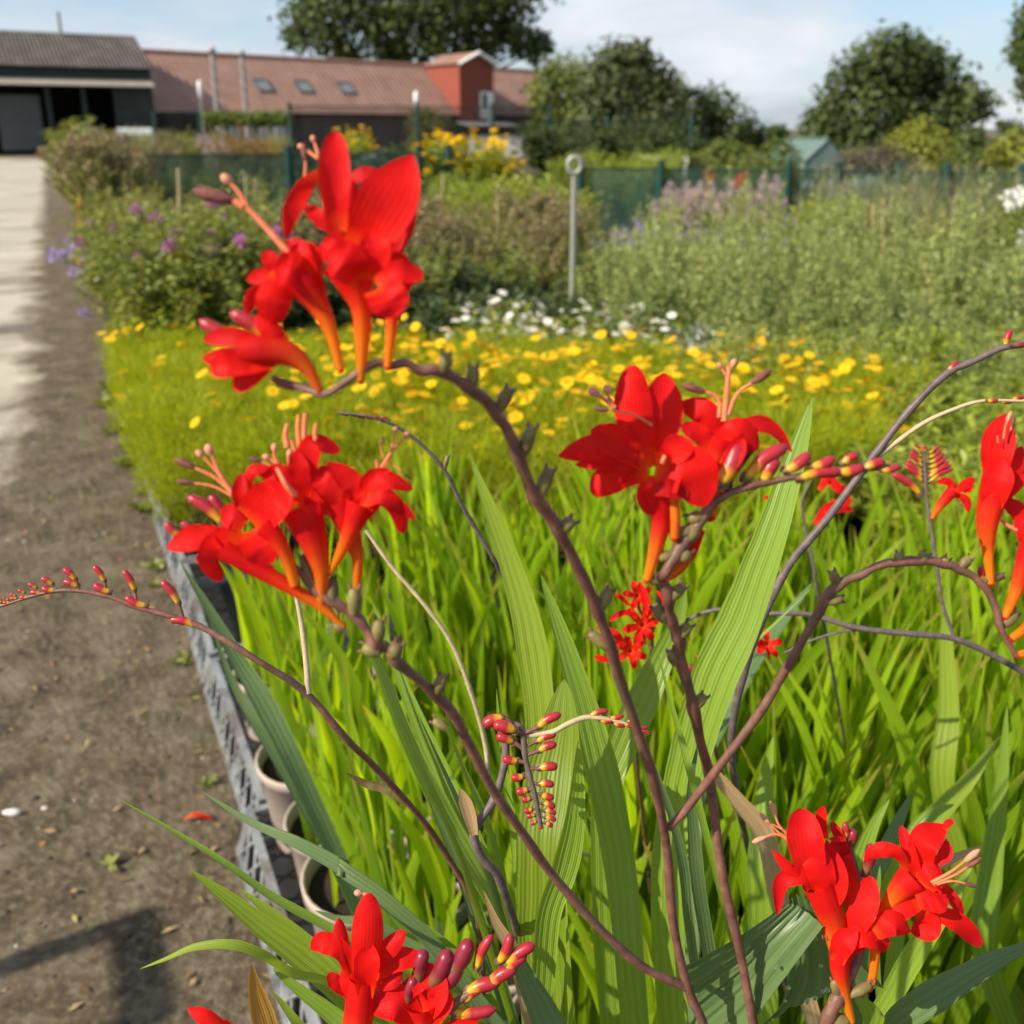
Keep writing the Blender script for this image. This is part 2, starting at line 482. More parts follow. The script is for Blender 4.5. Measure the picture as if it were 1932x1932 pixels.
m, nt, out = newmat("red_brick")
bk = nt.nodes.new("ShaderNodeTexBrick"); bk.inputs["Color1"].default_value = (0.27, 0.066, 0.044, 1); bk.inputs["Color2"].default_value = (0.21, 0.052, 0.036, 1)
bk.inputs["Mortar"].default_value = (0.24, 0.10, 0.07, 1); bk.inputs["Scale"].default_value = 4.4; bk.inputs["Mortar Size"].default_value = 0.012
tcn = nt.nodes.new("ShaderNodeTexCoord"); nt.links.new(tcn.outputs["UV"], bk.inputs[0])
finish(nt, out, bk.outputs[0], 0.85, 0.2); M_BRICK = m
M_DBRICK = plain("brown_wall", (0.105, 0.080, 0.068), (0.07, 0.052, 0.045), 3, .85)
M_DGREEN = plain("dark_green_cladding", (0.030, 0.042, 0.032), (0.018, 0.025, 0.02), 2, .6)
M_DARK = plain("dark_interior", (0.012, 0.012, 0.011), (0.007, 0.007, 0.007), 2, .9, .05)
M_SHUT = plain("grey_shutter", (0.085, 0.09, 0.095), (0.07, 0.075, 0.08), 2, .6)
M_STEEL = plain("galvanised", (0.34, 0.33, 0.31), (0.24, 0.235, 0.22), 6, .5, .4, metallic=.3)
M_WHITE = plain("white_paint", (0.80, 0.80, 0.78), (0.72, 0.72, 0.70), 3, .5, .4)
M_GLASS = plain("window_glass", (0.10, 0.12, 0.14), (0.06, 0.07, 0.08), 1, .08, .8, 0)
M_LIGHTSHEET = plain("grey_canopy", (0.30, 0.27, 0.225), (0.22, 0.195, 0.165), 3, .8, bstr=.1)
M_BLACK = plain("black_plastic", (0.022, 0.022, 0.024), (0.014, 0.014, 0.015), 20, .45, .45)

def uvquad(mb, a, b, c, d, us=1.0, vs=1.0, m=0):
    mb.add([a, b, c, d], [[0, 1, 2, 3]], [(0, 0), (us, 0), (us, vs), (0, vs)], .5, m)

# -- open barn on the left
a0, a1 = at(-190, 43), at(300, 48.5)
u = nrm(a1 - a0); bk_ = np.array([-u[1], u[0], 0.0])
Lb = np.linalg.norm(a1 - a0); up = np.array([0, 0, 1.0])
def BN(t, back, z): return a0 + u * t + bk_ * back + up * z
barn = empty("barn", BN(0, 0, 0)); o_ = BN(0, 0, 0)
tag(barn, "open-fronted barn with brown corrugated roof at the end of the concrete path", "barn")
mb = MB(); E, Rg = 4.2, 6.05
V = [BN(-.3, -.35, E), BN(Lb + .1, -.35, E), BN(Lb + .1, 4.2, Rg), BN(-.3, 4.2, Rg)]
uvquad(mb, *V); uvquad(mb, BN(Lb + .1, -.35, E - .06), BN(-.3, -.35, E - .06), BN(-.3, 4.2, Rg - .06), BN(Lb + .1, 4.2, Rg - .06))
uvquad(mb, BN(Lb + .1, 8.6, E), BN(-.3, 8.6, E), BN(-.3, 4.2, Rg - .001), BN(Lb + .1, 4.2, Rg - .001))
roof = mb.build("roof", M_SHEET, barn, o_, False)
for t in (Lb * .30, Lb * .69):
    mb = MB(); tube(mb, [BN(t, 3.9, 5.7), BN(t, 3.9, 7.0)], .09, 8); mb.build("flue", M_STEEL, roof, o_)
mb = MB()
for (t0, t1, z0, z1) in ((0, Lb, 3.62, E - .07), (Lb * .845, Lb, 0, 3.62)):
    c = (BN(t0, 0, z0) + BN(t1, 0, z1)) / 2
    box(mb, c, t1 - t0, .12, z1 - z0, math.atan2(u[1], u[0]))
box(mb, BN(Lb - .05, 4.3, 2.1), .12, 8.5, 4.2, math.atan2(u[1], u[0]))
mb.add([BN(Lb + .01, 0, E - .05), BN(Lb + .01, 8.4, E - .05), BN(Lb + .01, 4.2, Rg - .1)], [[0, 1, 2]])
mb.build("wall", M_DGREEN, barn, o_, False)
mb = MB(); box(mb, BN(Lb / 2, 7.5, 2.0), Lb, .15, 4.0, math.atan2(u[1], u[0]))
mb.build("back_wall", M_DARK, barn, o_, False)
mb = MB(); slab(mb, [BN(0, -1.0, 3.35), BN(Lb, -1.0, 3.35), BN(Lb, -.07, 3.7), BN(0, -.07, 3.7)], .05)
mb.build("canopy", M_LIGHTSHEET, barn, o_, False)
for t in (Lb * .575, Lb * .715, Lb * .845):
    mb = MB(); box(mb, BN(t, -.05, 1.8), .2, .2, 3.6, math.atan2(u[1], u[0])); mb.build("post", M_DGREEN, barn, o_, False)
mb = MB(); box(mb, BN(Lb * .46, .25, 1.65), Lb * .165, .08, 2.5, math.atan2(u[1], u[0]))
for k in range(12): box(mb, BN(Lb * .46, .2, .55 + k * .2), Lb * .165, .03, .03, math.atan2(u[1], u[0]))
mb.build("roller_door", M_SHUT, barn, o_, False)

# -- long brick house with tiled roof
h0, h1 = at(306, 51), at(1075, 71)
u2 = nrm(h1 - h0); b2 = np.array([-u2[1], u2[0], 0.0]); L2 = np.linalg.norm(h1 - h0); az2 = math.atan2(u2[1], u2[0])
def HN(t, back, z): return h0 + u2 * t + b2 * back + up * z
def tpx(px, back=0.0):
    "distance along the house front whose picture column is px"
    lo, hi = -5, L2 + 5
    for _ in range(40):
        mid = (lo + hi) / 2; q = HN(mid, back, 2.2); d = q[1] * cp + (H - q[2]) * sp
        if CX + FPX * q[0] / d < px: lo = mid
        else: hi = mid
    return lo
house = empty("brick_house", HN(0, 0, 0)); oh = HN(0, 0, 0)
tag(house, "long low house with clay tiled roof and a red brick stair tower", "house")
E2, R2, RB = 2.2, 5.45, 3.6
mb = MB()
uvquad(mb, HN(-.2, -.3, E2), HN(L2, -.3, E2), HN(L2, RB, R2), HN(-.2, RB, R2))
uvquad(mb, HN(L2, 2 * RB, E2), HN(-.2, 2 * RB, E2), HN(-.2, RB, R2 - .002), HN(L2, RB, R2 - .002))
roof = mb.build("roof", M_TILE, house, oh, False)
mb = MB(); tube(mb, [HN(-.2, RB, R2 + .03), HN(L2, RB, R2 + .03)], .12, 8); mb.build("ridge", plain("ridge_tile", (.36, .19, .14)), roof, oh)
sl = nrm(HN(0, RB, R2) - HN(0, -.3, E2)); rn = np.cross(u2, sl)
for px in (523, 601, 681):
    t = tpx(px); q = HN(t, 1.55, E2 + (1.85 / 3.9) * (R2 - E2))
    f = MB(); tube_pts = []
    for (du, dv, wu, wv_) in ((-.42, 0, .08, 1.0), (.42, 0, .08, 1.0), (0, .5, .92, .08), (0, -.5, .92, .08)):
        c = q + u2 * du + sl * dv + rn * .05
        slab(f, [c - u2 * wu / 2 - sl * wv_ / 2 + rn * .05, c + u2 * wu / 2 - sl * wv_ / 2 + rn * .05, c + u2 * wu / 2 + sl * wv_ / 2 + rn * .05, c - u2 * wu / 2 + sl * wv_ / 2 + rn * .05], .1)
    fr = f.build("rooflight", M_SHUT, house, oh, False)
    g = MB(); slab(g, [q - u2 * .38 - sl * .46 + rn * .05, q + u2 * .38 - sl * .46 + rn * .05, q + u2 * .38 + sl * .46 + rn * .05, q - u2 * .38 + sl * .46 + rn * .05], .03)
    g.build("pane", plain("sky_glass", (.20, .21, .21), (.17, .18, .18), 1, .25, .4, 0), fr, oh, False)
mb = MB(); box(mb, HN(L2 / 2, RB, E2 / 2), L2, 2 * RB, E2 - .04, az2)
mb.build("wall", M_DBRICK, house, oh, False)
# gutter
mb = MB(); tube(mb, [HN(-.2, -.36, E2 - .03), HN(L2, -.36, E2 - .03)], .07, 6); mb.build("gutter", M_DARK, house, oh)
# stair tower
tA, tB = tpx(868, -.45), tpx(931, -.45)
tw_front, tw_back, tz = -.45, RB - .3, 5.5
tw = tB - tA
mb = MB()
F0, F1, B0, B1 = HN(tA, tw_front, 0), HN(tB, tw_front, 0), HN(tA, tw_back, 0), HN(tB, tw_back, 0)
Z = lambda q, z: q + up * z
zb, apex = 1.7, 6.05
uvquad(mb, Z(F0, zb), Z(F1, zb), Z(F1, tz), Z(F0, tz), tw, tz - zb)
mb.add([Z(F0, tz), Z(F1, tz), (Z(F0, apex) + Z(F1, apex)) / 2], [[0, 1, 2]], [(0, 3.8), (tw, 3.8), (tw / 2, 4.4)])
uvquad(mb, Z(B0, zb), Z(F0, zb), Z(F0, tz), Z(B0, tz), 6, tz - zb)
uvquad(mb, Z(F1, zb), Z(B1, zb), Z(B1, tz), Z(F1, tz), 6, tz - zb)
uvquad(mb, Z(F0, zb), Z(B0, zb), Z(B1, zb), Z(F1, zb))
tower = mb.build("stair_tower", M_BRICK, house, oh, False)
mb = MB()
mid0 = (F0 + F1) / 2 - b2 * .25; mid1 = (B0 + B1) / 2
for sgn, q0, q1 in ((-1, F0, B0), (1, F1, B1)):
    e0, e1 = q0 - b2 * .25 + u2 * sgn * .2, q1 + u2 * sgn * .2
    uvquad(mb, Z(e0, tz - .1), Z(e1, tz - .1), Z(mid1, apex + .12), Z(mid0, apex + .12)) if sgn < 0 else uvquad(mb, Z(e1, tz - .1), Z(e0, tz - .1), Z(mid0, apex + .12), Z(mid1, apex + .12))
mb.build("tower_roof", M_TILE, tower, oh, False)
mb = MB()
for sgn, q0 in ((-1, F0), (1, F1)):
    e0 = q0 - b2 * .27 + u2 * sgn * .2
    bar(mb, Z(e0, tz - .12), Z(mid0 - b2 * .02, apex + .08), .24)
mb.build("bargeboard", M_WHITE, tower, oh, False)
mb = MB(); c = F1 - u2 * .62 - b2 * .06
for (du, z0, z1, wd) in ((-.5, zb + .3, 3.7, .14), (.5, zb + .3, 3.7, .14), (0, 3.58, 3.72, 1.1), (0, zb + .28, zb + .95, .9)):
    box(mb, Z(c + u2 * du, (z0 + z1) / 2), wd, .1, z1 - z0, az2)
dr = mb.build("window_frame", M_WHITE, tower, oh, False)
mb = MB(); box(mb, Z(c + b2 * .03, 2.9), .9, .05, 1.4, az2); mb.build("pane", M_GLASS, dr, oh, False)
mb = MB(); box(mb, Z(c - b2 * .02 + u2 * .25, 2.6), .42, .08, 2.0, az2); mb.build("door_leaf", M_WHITE, dr, oh, False)
# low porch roof below the tower and pale windows under the left eaves
mb = MB(); slab(mb, [HN(tA - .4, -2.2, 1.55), HN(tB + .9, -2.2, 1.55), HN(tB + .9, -.6, 1.8), HN(tA - .4, -.6, 1.8)], .08)
mb.build("porch_roof", M_STEEL, house, oh, False)
for px in (432, 465, 500, 531):
    t = tpx(px); mb = MB()
    for (du, dz, a, b) in ((-.45, 0, .1, 1.0), (.45, 0, .1, 1.0), (0, .45, 1.0, .1), (0, -.45, 1.0, .1), (0, 0, .06, .9)):
        box(mb, HN(t + du, -.05, 1.15 + dz), a, .1, b, az2)
    wf = mb.build("window", M_WHITE, house, oh, False)
    mb = MB(); box(mb, HN(t, -.02, 1.15), .85, .04, .85, az2); mb.build("pane", plain("pale_pane", (.30, .31, .34), (.24, .25, .28), 1, .1, .6, 0), wf, oh, False)

# poles in front of the roof
def lamp_pole(name, px, ytop, D, label, cat, head=None, r=.11):
    q = at(px, D); top = PF(px, ytop, D); q[0] = top[0]
    e = empty(name, q); tag(e, label, cat)
    mb = MB(); tube(mb, [q, [q[0], q[1], top[2]]], [r, r * .9], 10); mb.build("pole", M_STEEL, e, q)
    if head == "cap":
        mb = MB(); lathe(mb, [(.02, 0), (r * 1.5, 0), (r * 1.3, .25), (.01, .3)], 10, c=(q[0], q[1], top[2])); mb.build("cap", M_STEEL, e, q)
    if head == "lantern":
        mb = MB(); lathe(mb, [(.02, 0), (.10, .02), (.12, .70), (.05, .8), (.01, .84)], 10, c=(q[0], q[1], top[2])); mb.build("lantern", M_WHITE, e, q)
    return e
lamp_pole("flue_pipe", 400, 100, 49.5, "tall pale metal flue pipe left of its twin before the tiled roof", "flue pipe", "cap", .13)
lamp_pole("flue_pipe", 456, 106, 50.5, "tall pale metal flue pipe right of its twin before the tiled roof", "flue pipe", "cap", .13)
lamp_pole("garden_lamp", 379, 186, 46, "white lantern on a post beside the barn's green end wall", "lamp", "lantern", .05)
lamp_pole("garden_lamp", 786, 206, 46, "white lantern on a post just left of the red brick tower", "lamp", "lantern", .05)

# -- vehicles
def car(name, q, rz, colr, label, van=False):
    e = empty(name, q, rz); tag(e, label, "van" if van else "car")
    L, W_, = (4.6, 1.9) if van else (4.2, 1.75)
    hb, hr = (1.05, 1.95) if van else (.85, 1.42)
    prof = [(-L / 2, .35), (-L / 2, hb), (-L / 2 + (.25 if van else .7), hr), (L * (.18 if van else .12), hr), (L * .32, hb + .05), (L / 2 - .1, hb - .15), (L / 2, .35)]
    mb = MB(); k = len(prof)
    for y, sgn in ((-W_ / 2, 1), (W_ / 2, -1)):
        mb.add([(x, y * (.86 if z > hb + .1 else 1), z) for x, z in prof], [list(range(k))[::-sgn]])
    for i in range(k):
        j = (i + 1) % k
        f = lambda p, s: (p[0], s * W_ / 2 * (.86 if p[1] > hb + .1 else 1), p[1])
        mb.add([f(prof[i], -1), f(prof[j], -1), f(prof[j], 1), f(prof[i], 1)], [[0, 1, 2, 3]])
    body = mb.build("body", plain(name + "_paint", colr, tuple(x * .9 for x in colr), 1, .25, .5, 0), e, smooth=False)
    mb = MB()
    x0, x1 = L * .13, L * .31
    mb.add([(x0 + .03, -W_ * .4, hr - .08), (x1 + .03, -W_ * .44, hb + .08), (x1 + .03, W_ * .44, hb + .08), (x0 + .03, W_ * .4, hr - .08)], [[0, 1, 2, 3]])
    mb.build("windscreen", M_GLASS, e, smooth=False)
    for sgn in (-1, 1):
        mb = MB(); y = sgn * (W_ / 2 * .93 + .02)
        mb.add([(-L * .3, y, hb + .08), (L * .2, y, hb + .08), (L * .1, y * .93, hr - .1), (-L * .28, y * .93, hr - .1)], [[0, 1, 2, 3]])
        mb.build("side_window", M_GLASS, e, smooth=False)
    for x in (-L * .31, L * .31):
        for sgn in (-1, 1):
            mb = MB(); tube(mb, [(x, sgn * (W_ / 2 - .2), .32), (x, sgn * (W_ / 2 + .01), .32)], .32, 16); mb.build("wheel", M_BLACK, e)
    for sgn in (-1, 1):
        mb = MB(); ellipsoid(mb, (L / 2 - .05, sgn * W_ * .36, hb - .28), .08, .18, .1); mb.build("headlight", M_WHITE, e)
    return e
car("parked_car", at(262, 46.0), R(-75), (.42, .44, .46), "silver car parked before the green end wall of the barn")

# -- low white wall under the tower and a white nursery bench
q = at(935, 49); e = empty("garden_wall", q, R(10)); tag(e, "low white rendered wall in front of the brick stair tower", "wall")
mb = MB(); box(mb, (0, 0, .5), 2.7, .2, 1.0); mb.build("wall_body", M_WHITE, e, smooth=False)
mb = MB(); box(mb, (0, 0, 1.03), 2.8, .3, .06); mb.build("coping", M_STEEL, e, smooth=False)
q = at(1250, 21); e = empty("nursery_bench", q, R(-6)); tag(e, "white slatted nursery bench before the dark trees on the right", "bench")
mb = MB(); box(mb, (0, 0, .82), 1.0, .5, .05); box(mb, (0, -.26, .77), 1.0, .03, .13); mb.build("bench_top", M_WHITE, e, smooth=False)
for sx in (-.45, .45):
    for sy in (-.2, .2):
        mb = MB(); box(mb, (sx, sy, .4), .05, .05, .78); mb.build("leg", M_WHITE, e, smooth=False)
# -- unseen trolley added left of the frame to cast shadow bands on soil
q = np.array([-2.02, .62, 0]); e = empty("shadow_trolley", (q[0], q[1], 0), math.atan2(SUN_AZ[1], SUN_AZ[0]) + math.pi / 2); tag(e, "unseen platform trolley with tall push handle, added to cast shadow bands on the soil", "trolley")
mb = MB(); box(mb, (0, .35, .24), .62, 1.0, .05); mb.build("deck", plain("plywood", (.34, .22, .12), (.24, .15, .08)), e, smooth=False)
mb = MB()
for sx in (-.1, .12): bar(mb, (sx, -.12, .26), (sx, -.12, 1.30), .055, 1)
tube(mb, [(-.1, -.12, 1.28), (.12, -.12, 1.28)], .03, 8); mb.build("handle", M_STEEL, e)
for sx in (-.26, .26):
    for sy in (-.05, .75):
        mb = MB(); tube(mb, [(sx - .03, sy, .105), (sx + .03, sy, .105)], .10, 14); mb.build("wheel", M_BLACK, e)

# -- small glasshouse
gq = at(1515, 20); e = empty("glasshouse", gq, R(14)); e.scale = (.46, .5, .70); tag(e, "small pale green glasshouse behind the clipped dome bush", "glasshouse")
mb = MB()
for i in range(7):
    y = -1.5 + i * .5
    for sgn in (-1, 1):
        bar(mb, (sgn * 1.05, y, 0), (sgn * 1.05, y, 1.15), .06); bar(mb, (sgn * 1.05, y, 1.15), (0, y, 1.75), .06)
for sgn in (-1, 1): bar(mb, (sgn * 1.05, -1.5, 1.15), (sgn * 1.05, 1.5, 1.15), .07)
bar(mb, (0, -1.5, 1.75), (0, 1.5, 1.75), .07)
mb.build("frame", plain("green_paint", (.07, .13, .11), (.05, .10, .085)), e, smooth=False)
mb = MB(); gz = plain("green_glass", (.17, .235, .21), (.13, .19, .17), 1, .15, .6, 0)
for sgn in (-1, 1):
    mb.add([(sgn * 1.03, -1.5, .02), (sgn * 1.03, 1.5, .02), (sgn * 1.03, 1.5, 1.13), (sgn * 1.03, -1.5, 1.13)], [[0, 1, 2, 3]])
    mb.add([(sgn * 1.03, -1.5, 1.14), (sgn * 1.03, 1.5, 1.14), (0, 1.5, 1.73), (0, -1.5, 1.73)], [[0, 1, 2, 3]])
for y in (-1.48, 1.48): mb.add([(-1.03, y, 0), (1.03, y, 0), (1.03, y, 1.14), (0, y, 1.73), (-1.03, y, 1.14)], [[0, 1, 2, 3, 4]])
mb.build("glazing", gz, e, smooth=False)

# ------------------------------------------------------------------ fences
def netmat(name, col, alpha):
    m, nt, out = newmat(name)
    b = nt.nodes.new("ShaderNodeBsdfDiffuse")
    nz = noise(nt, 1.4, 5, .6)
    nt.links.new(ramp(nt, nz, [(.3, tuple(x * .6 for x in col)), (.7, col)]), b.inputs[0])
    t = nt.nodes.new("ShaderNodeBsdfTransparent"); tl = nt.nodes.new("ShaderNodeBsdfTranslucent"); tl.inputs[0].default_value = (*col, 1)
    mx0 = nt.nodes.new("ShaderNodeMixShader"); mx0.inputs[0].default_value = .3
    nt.links.new(b.outputs[0], mx0.inputs[1]); nt.links.new(tl.outputs[0], mx0.inputs[2])
    mx = nt.nodes.new("ShaderNodeMixShader"); mx.inputs[0].default_value = alpha
    nt.links.new(t.outputs[0], mx.inputs[1]); nt.links.new(mx0.outputs[0], mx.inputs[2]); nt.links.new(mx.outputs[0], out.inputs[0])
    return m
M_NET = netmat("green_netting", (.070, .130, .090), .72)
M_MESH = netmat("dark_mesh", (.045, .042, .04), .42)
M_GPOST = plain("green_post", (.012, .055, .040), (.008, .035, .028), 4, .5)

def fence(name, pts, zt, label, net, post_px, pr, zb=.05, group=None, pmat=None):
    q0 = np.array(pts[0]); e = empty(name, q0); tag(e, label, "fence", group)
    mb = MB()
    for a, b in zip(pts[:-1], pts[1:]):
        n = 14
        V = []; UV = []
        for i in range(n + 1):
            q = a + (b - a) * i / n; wob = np.array([0, .04 * math.sin(i * 2.1 + a[0]), 0])
            for z in (zb, (zb + zt) / 2, zt): V.append(q + wob * (1 if z < zt else .3) + up * (z - .02 * math.sin(i * 3.0) * (z > zb))); UV.append((i / n, z))
        mb.add(V, [[i * 3 + j, i * 3 + 3 + j, i * 3 + 4 + j, i * 3 + 1 + j] for i in range(n) for j in range(2)], UV)
    mb.build("netting", net, e, q0)
    for q in post_px:
        mb = MB(); tube(mb, [q, q + up * (zt + .1)], pr, 8); mb.build("post", pmat or M_GPOST, e, q0)
    mb = MB()
    for a, b in zip(pts[:-1], pts[1:]): tube(mb, [a + up * zt, b + up * zt], .012, 6)
    mb.build("top_wire", pmat or M_GPOST, e, q0)
    return e
f0 = lambda px, D: at(px, D)
fence("windbreak_fence", [f0(257, 11.8), f0(555, 12.3), f0(862, 12.9)], 1.12, "green netting windbreak running behind the left-hand shrubs", M_NET,
      [f0(257, 11.75), f0(555, 12.25), f0(795, 12.75), f0(850, 12.85)], .055)
fence("windbreak_fence", [f0(1085, 11.3), f0(1480, 11.0), f0(1570, 10.9)], .98, "green netting windbreak behind the pink flowers right of the metal rod", M_NET,
      [f0(1092, 11.25), f0(1240, 11.15), f0(1475, 10.95)], .045)
fence("windbreak_fence", [f0(1560, 10.7), f0(1760, 10.5), f0(1980, 10.3)], .98, "green netting windbreak behind the silver plants at the right edge", M_NET,
      [f0(1565, 10.65), f0(1680, 10.55), f0(1765, 10.45), f0(1900, 10.3)], .05)
fence("mesh_fence", [f0(552, 26), f0(790, 26.5), f0(1035, 27)], 2.0, "tall dark mesh fence standing before the brick house", M_MESH,
      [f0(556, 25.95), f0(790, 26.4), f0(930, 26.7), f0(1035, 26.9)], .045)
fence("mesh_fence", [f0(1036, 27.2), f0(1150, 27.4), f0(1300, 27.6)], 1.65, "tall dark mesh fence standing before the dark trees", M_MESH,
      [f0(1037, 27.1), f0(1143, 27.3), f0(1300, 27.5)], .06)
fence("mesh_fence", [f0(300, 33), f0(388, 33.2)], 1.9, "dark mesh panel between the barn and the flue pipes", netmat("black_mesh", (.02, .02, .02), .8),
      [f0(302, 32.9), f0(386, 33.1)], .06)

# metal rod with a ring
q = at(1076, 5.05); top = PF(1078, 312, 5.05); e = empty("metal_stake", q); tag(e, "thin grey metal stake with a ring eye rising from the white daisies", "stake")
mb = MB(); tube(mb, [q, [q[0], q[1], top[2] - .055]], .0165, 10); mb.build("rod", M_STEEL, e, q)
mb = MB(); c = np.array([q[0], q[1], top[2]])
tube(mb, [c + np.array([.034 * math.sin(a), 0, .042 * math.cos(a)]) for a in np.linspace(math.pi, 3 * math.pi, 26)], .014, 8, cap=False)
mb.build("ring", M_STEEL, e, q)
# bamboo canes
M_CANE = plain("bamboo", (.42, .33, .19), (.30, .22, .12), 9, .6)
def cane(px, D, ytop, lean, label, r=.008, mat=None):
    q = at(px, D); top = PF(px + lean, ytop, D)
    mb = MB(); n = 9; pth = [q + (top - q) * i / n for i in range(n + 1)]
    tube(mb, [p_ - q for p_ in pth], [r * (1.18 if i % 2 else 1) for i in range(n + 1)], 7)
    o = mb.build("garden_cane", mat or M_CANE); o.location = q
    tag(o, label, "cane", "canes among the plants")
cane(345, 6.6, 318, -8, "pale bamboo cane leaning before the left green netting", .011)
cane(462, 8.0, 330, 2, "slim bamboo cane before the left green netting, left of the red petals", .008)
cane(487, 8.4, 335, -6, "bamboo cane close to the red flower cluster's left side", .008)
cane(830, 8.6, 330, 6, "pale cane just right of the uppermost red flowers", .008)
cane(938, 7.5, 345, 2, "bamboo cane with a tag left of the metal stake", .010)
cane(1640, 7.3, 385, 8, "slim cane rising from the silver plants on the right", .009)
cane(1662, 7.6, 375, 6, "paler slim cane next to another among the silver plants", .009)
cane(152, 9.6, 332, 0, "short orange marker cane beside the path", .024, plain("orange_cane", (.55, .26, .02), (.45, .2, .02)))
# ------------------------------------------------------------------ trees and far shrubs
M_BARK = plain("bark", (.075, .058, .042), (.04, .032, .025), 6, .9, bstr=.6, bdist=.05)
def foliage_clump(mb, c, rx, ry, rz, n, leaf, shell=.62, t0=0, t1=1):
    d = nrm(rng.normal(size=(n, 3))); r = shell + (1.06 - shell) * rng.random(n)
    r = np.where(rng.random(n) < .12, r * 1.12, r)
    # break the outline up with lumps
    lump = 1 + .16 * np.sin(d[:, 0] * 5.1 + c[0]) * np.sin(d[:, 2] * 6.3 + c[2]) + .10 * np.sin(d[:, 0] * 13 + d[:, 1] * 9)
    Pp = np.asarray(c) + d * (r * lump)[:, None] * np.array([rx, ry, rz])
    N = nrm(d + rng.normal(0, .55, (n, 3)) + np.array([0, 0, .3]))
    D = nrm(np.cross(N, rng.normal(size=(n, 3))))
    tt = np.clip(.5 + .35 * np.sin(d[:, 0] * 4 + c[0] * 2) + rng.normal(0, .2, n), 0, 1) * (t1 - t0) + t0
    L = leaf * rng.uniform(.6, 1.4, n)
    leafcards(mb, Pp, D, N, L, L * .7, tt, fold=.15)

def tree(name, label, cat, clumps, D, mat, dens=1.0, leaf=None, trunk_px=None, group=None, ydepth=1.0, shell=.55):
    """clumps: (px, py, radius in px [, vertical factor]) all at forward distance D."""
    pts = []
    for cdef in clumps:
        c = PF(cdef[0], cdef[1], D + rnd.uniform(-.5, .5) * cdef[2] / FPX * D * 1.2)
        r = cdef[2] * 1.06 / FPX * D; pts.append((c, r, cdef[3] if len(cdef) > 3 else .85))
    bx = trunk_px if trunk_px is not None else sum(c[0] for c in clumps) / len(clumps)
    q = at(bx, D); e = empty(name, q); tag(e, label, cat, group)
    lf = leaf or .0085 * D * .62
    mb = MB()
    for c, r, vf in pts:
        n = int(min(9000, dens * 17 * (r / lf) ** 2) + 80)
        foliage_clump(mb, c, r, r * ydepth, r * vf, n, lf, shell)
    mb.build("crown", mat, e, q)
    mb = MB(); zc = np.mean([c[2] for c, r, v in pts]); xm = np.mean([c for c, r, v in pts], axis=0)
    rt = max(.03, .022 * (max(c[2] + r for c, r, v in pts)))
    fork = q + up * max(.25, (zc * .55))
    tube(mb, spline([q, q + (fork - q) * .5 + np.array([rt * .5, 0, 0]), fork], 8), np.linspace(rt * 1.3, rt * .9, 8), 9)
    for c, r, vf in pts:
        mid = (fork + c) / 2 + np.array([0, 0, -.1 * np.linalg.norm(c - fork)])
        tube(mb, spline([fork, mid, c], 7), np.linspace(rt * .55, rt * .10, 7), 6)
    mb.build("trunk", M_BARK, e, q)
    return e
TL = dict(transl=.3, rough=.55)
M_T_DARK = leafmat("oak_leaves", (.044, .070, .018), (.100, .145, .036), **TL)
M_T_BIRCH = leafmat("dark_leaves", (.068, .088, .030), (.135, .165, .060), **TL)
M_T_LIGHT = leafmat("light_leaves", (.085, .12, .02), (.20, .24, .04), **TL)
M_T_YEL = leafmat("yellow_green_leaves", (.13, .16, .018), (.30, .31, .035), **TL)
M_T_MID = leafmat("mid_green_leaves", (.050, .085, .018), (.12, .17, .035), **TL)
M_T_GREY = leafmat("grey_brown_leaves", (.085, .075, .05), (.17, .15, .105), **TL)

tree("oak_tree", "large spreading dark green tree rising behind the tiled roof", "tree",
     [(600, 55, 62), (575, 20, 42), (660, 15, 80), (650, 92, 45), (735, 70, 62), (735, 112, 42), (760, 10, 90), (822, 75, 60), (855, 25, 75), (920, 35, 60), (885, 92, 36), (960, 55, 46), (985, 85, 26), (1015, 78, 24), (1005, 100, 20), (930, 80, 30), (560, 70, 28), (1028, 88, 14),
      (640, -60, 110), (760, -90, 130), (880, -60, 110), (970, -20, 70)], 82, M_T_DARK, .95, .50, 770, shell=.3)
tree("birch_tree", "light green leafy tree left of the dark trees beside the house end", "tree", [(1055, 140, 40), (1040, 175, 45), (1085, 170, 55), (1050, 225, 55), (1090, 240, 60)], 66, M_T_LIGHT, 1, .36)
tree("willow_tree", "tall dark tree with feathery top in the centre background", "tree",
     [(1165, 120, 48), (1140, 160, 60), (1195, 110, 42), (1215, 160, 62), (1255, 170, 40), (1160, 220, 75), (1235, 225, 70), (1120, 260, 55), (1200, 280, 70), (1280, 260, 50)], 58, M_T_BIRCH, 1.5, .40, ydepth=.8, shell=.35)
tree("round_tree", "lower dark rounded tree right of the tall feathery tree", "tree",
     [(1310, 205, 45), (1345, 205, 45), (1375, 235, 42), (1300, 260, 55), (1350, 275, 55)], 60, M_T_DARK, 1.1, .34)
tree("round_tree", "small dark tree where the treeline dips before the big oak", "tree",
     [(1415, 255, 30), (1450, 262, 30), (1470, 250, 16), (1400, 290, 40), (1450, 295, 40), (1495, 285, 25)], 62, M_T_DARK, 1.1, .34)
tree("oak_tree", "broad dark domed oak standing alone at the right", "tree",
     [(1690, 100, 52), (1645, 125, 55), (1735, 120, 55), (1600, 165, 52), (1685, 160, 70), (1775, 160, 55), (1820, 190, 40), (1570, 215, 45), (1640, 215, 65), (1720, 225, 65), (1790, 220, 45), (1848, 205, 30), (1560, 258, 42), (1620, 265, 50), (1545, 240, 36), (1700, 275, 50), (1780, 265, 34)], 64, M_T_DARK, 1.5, .44, 1715, shell=.35)
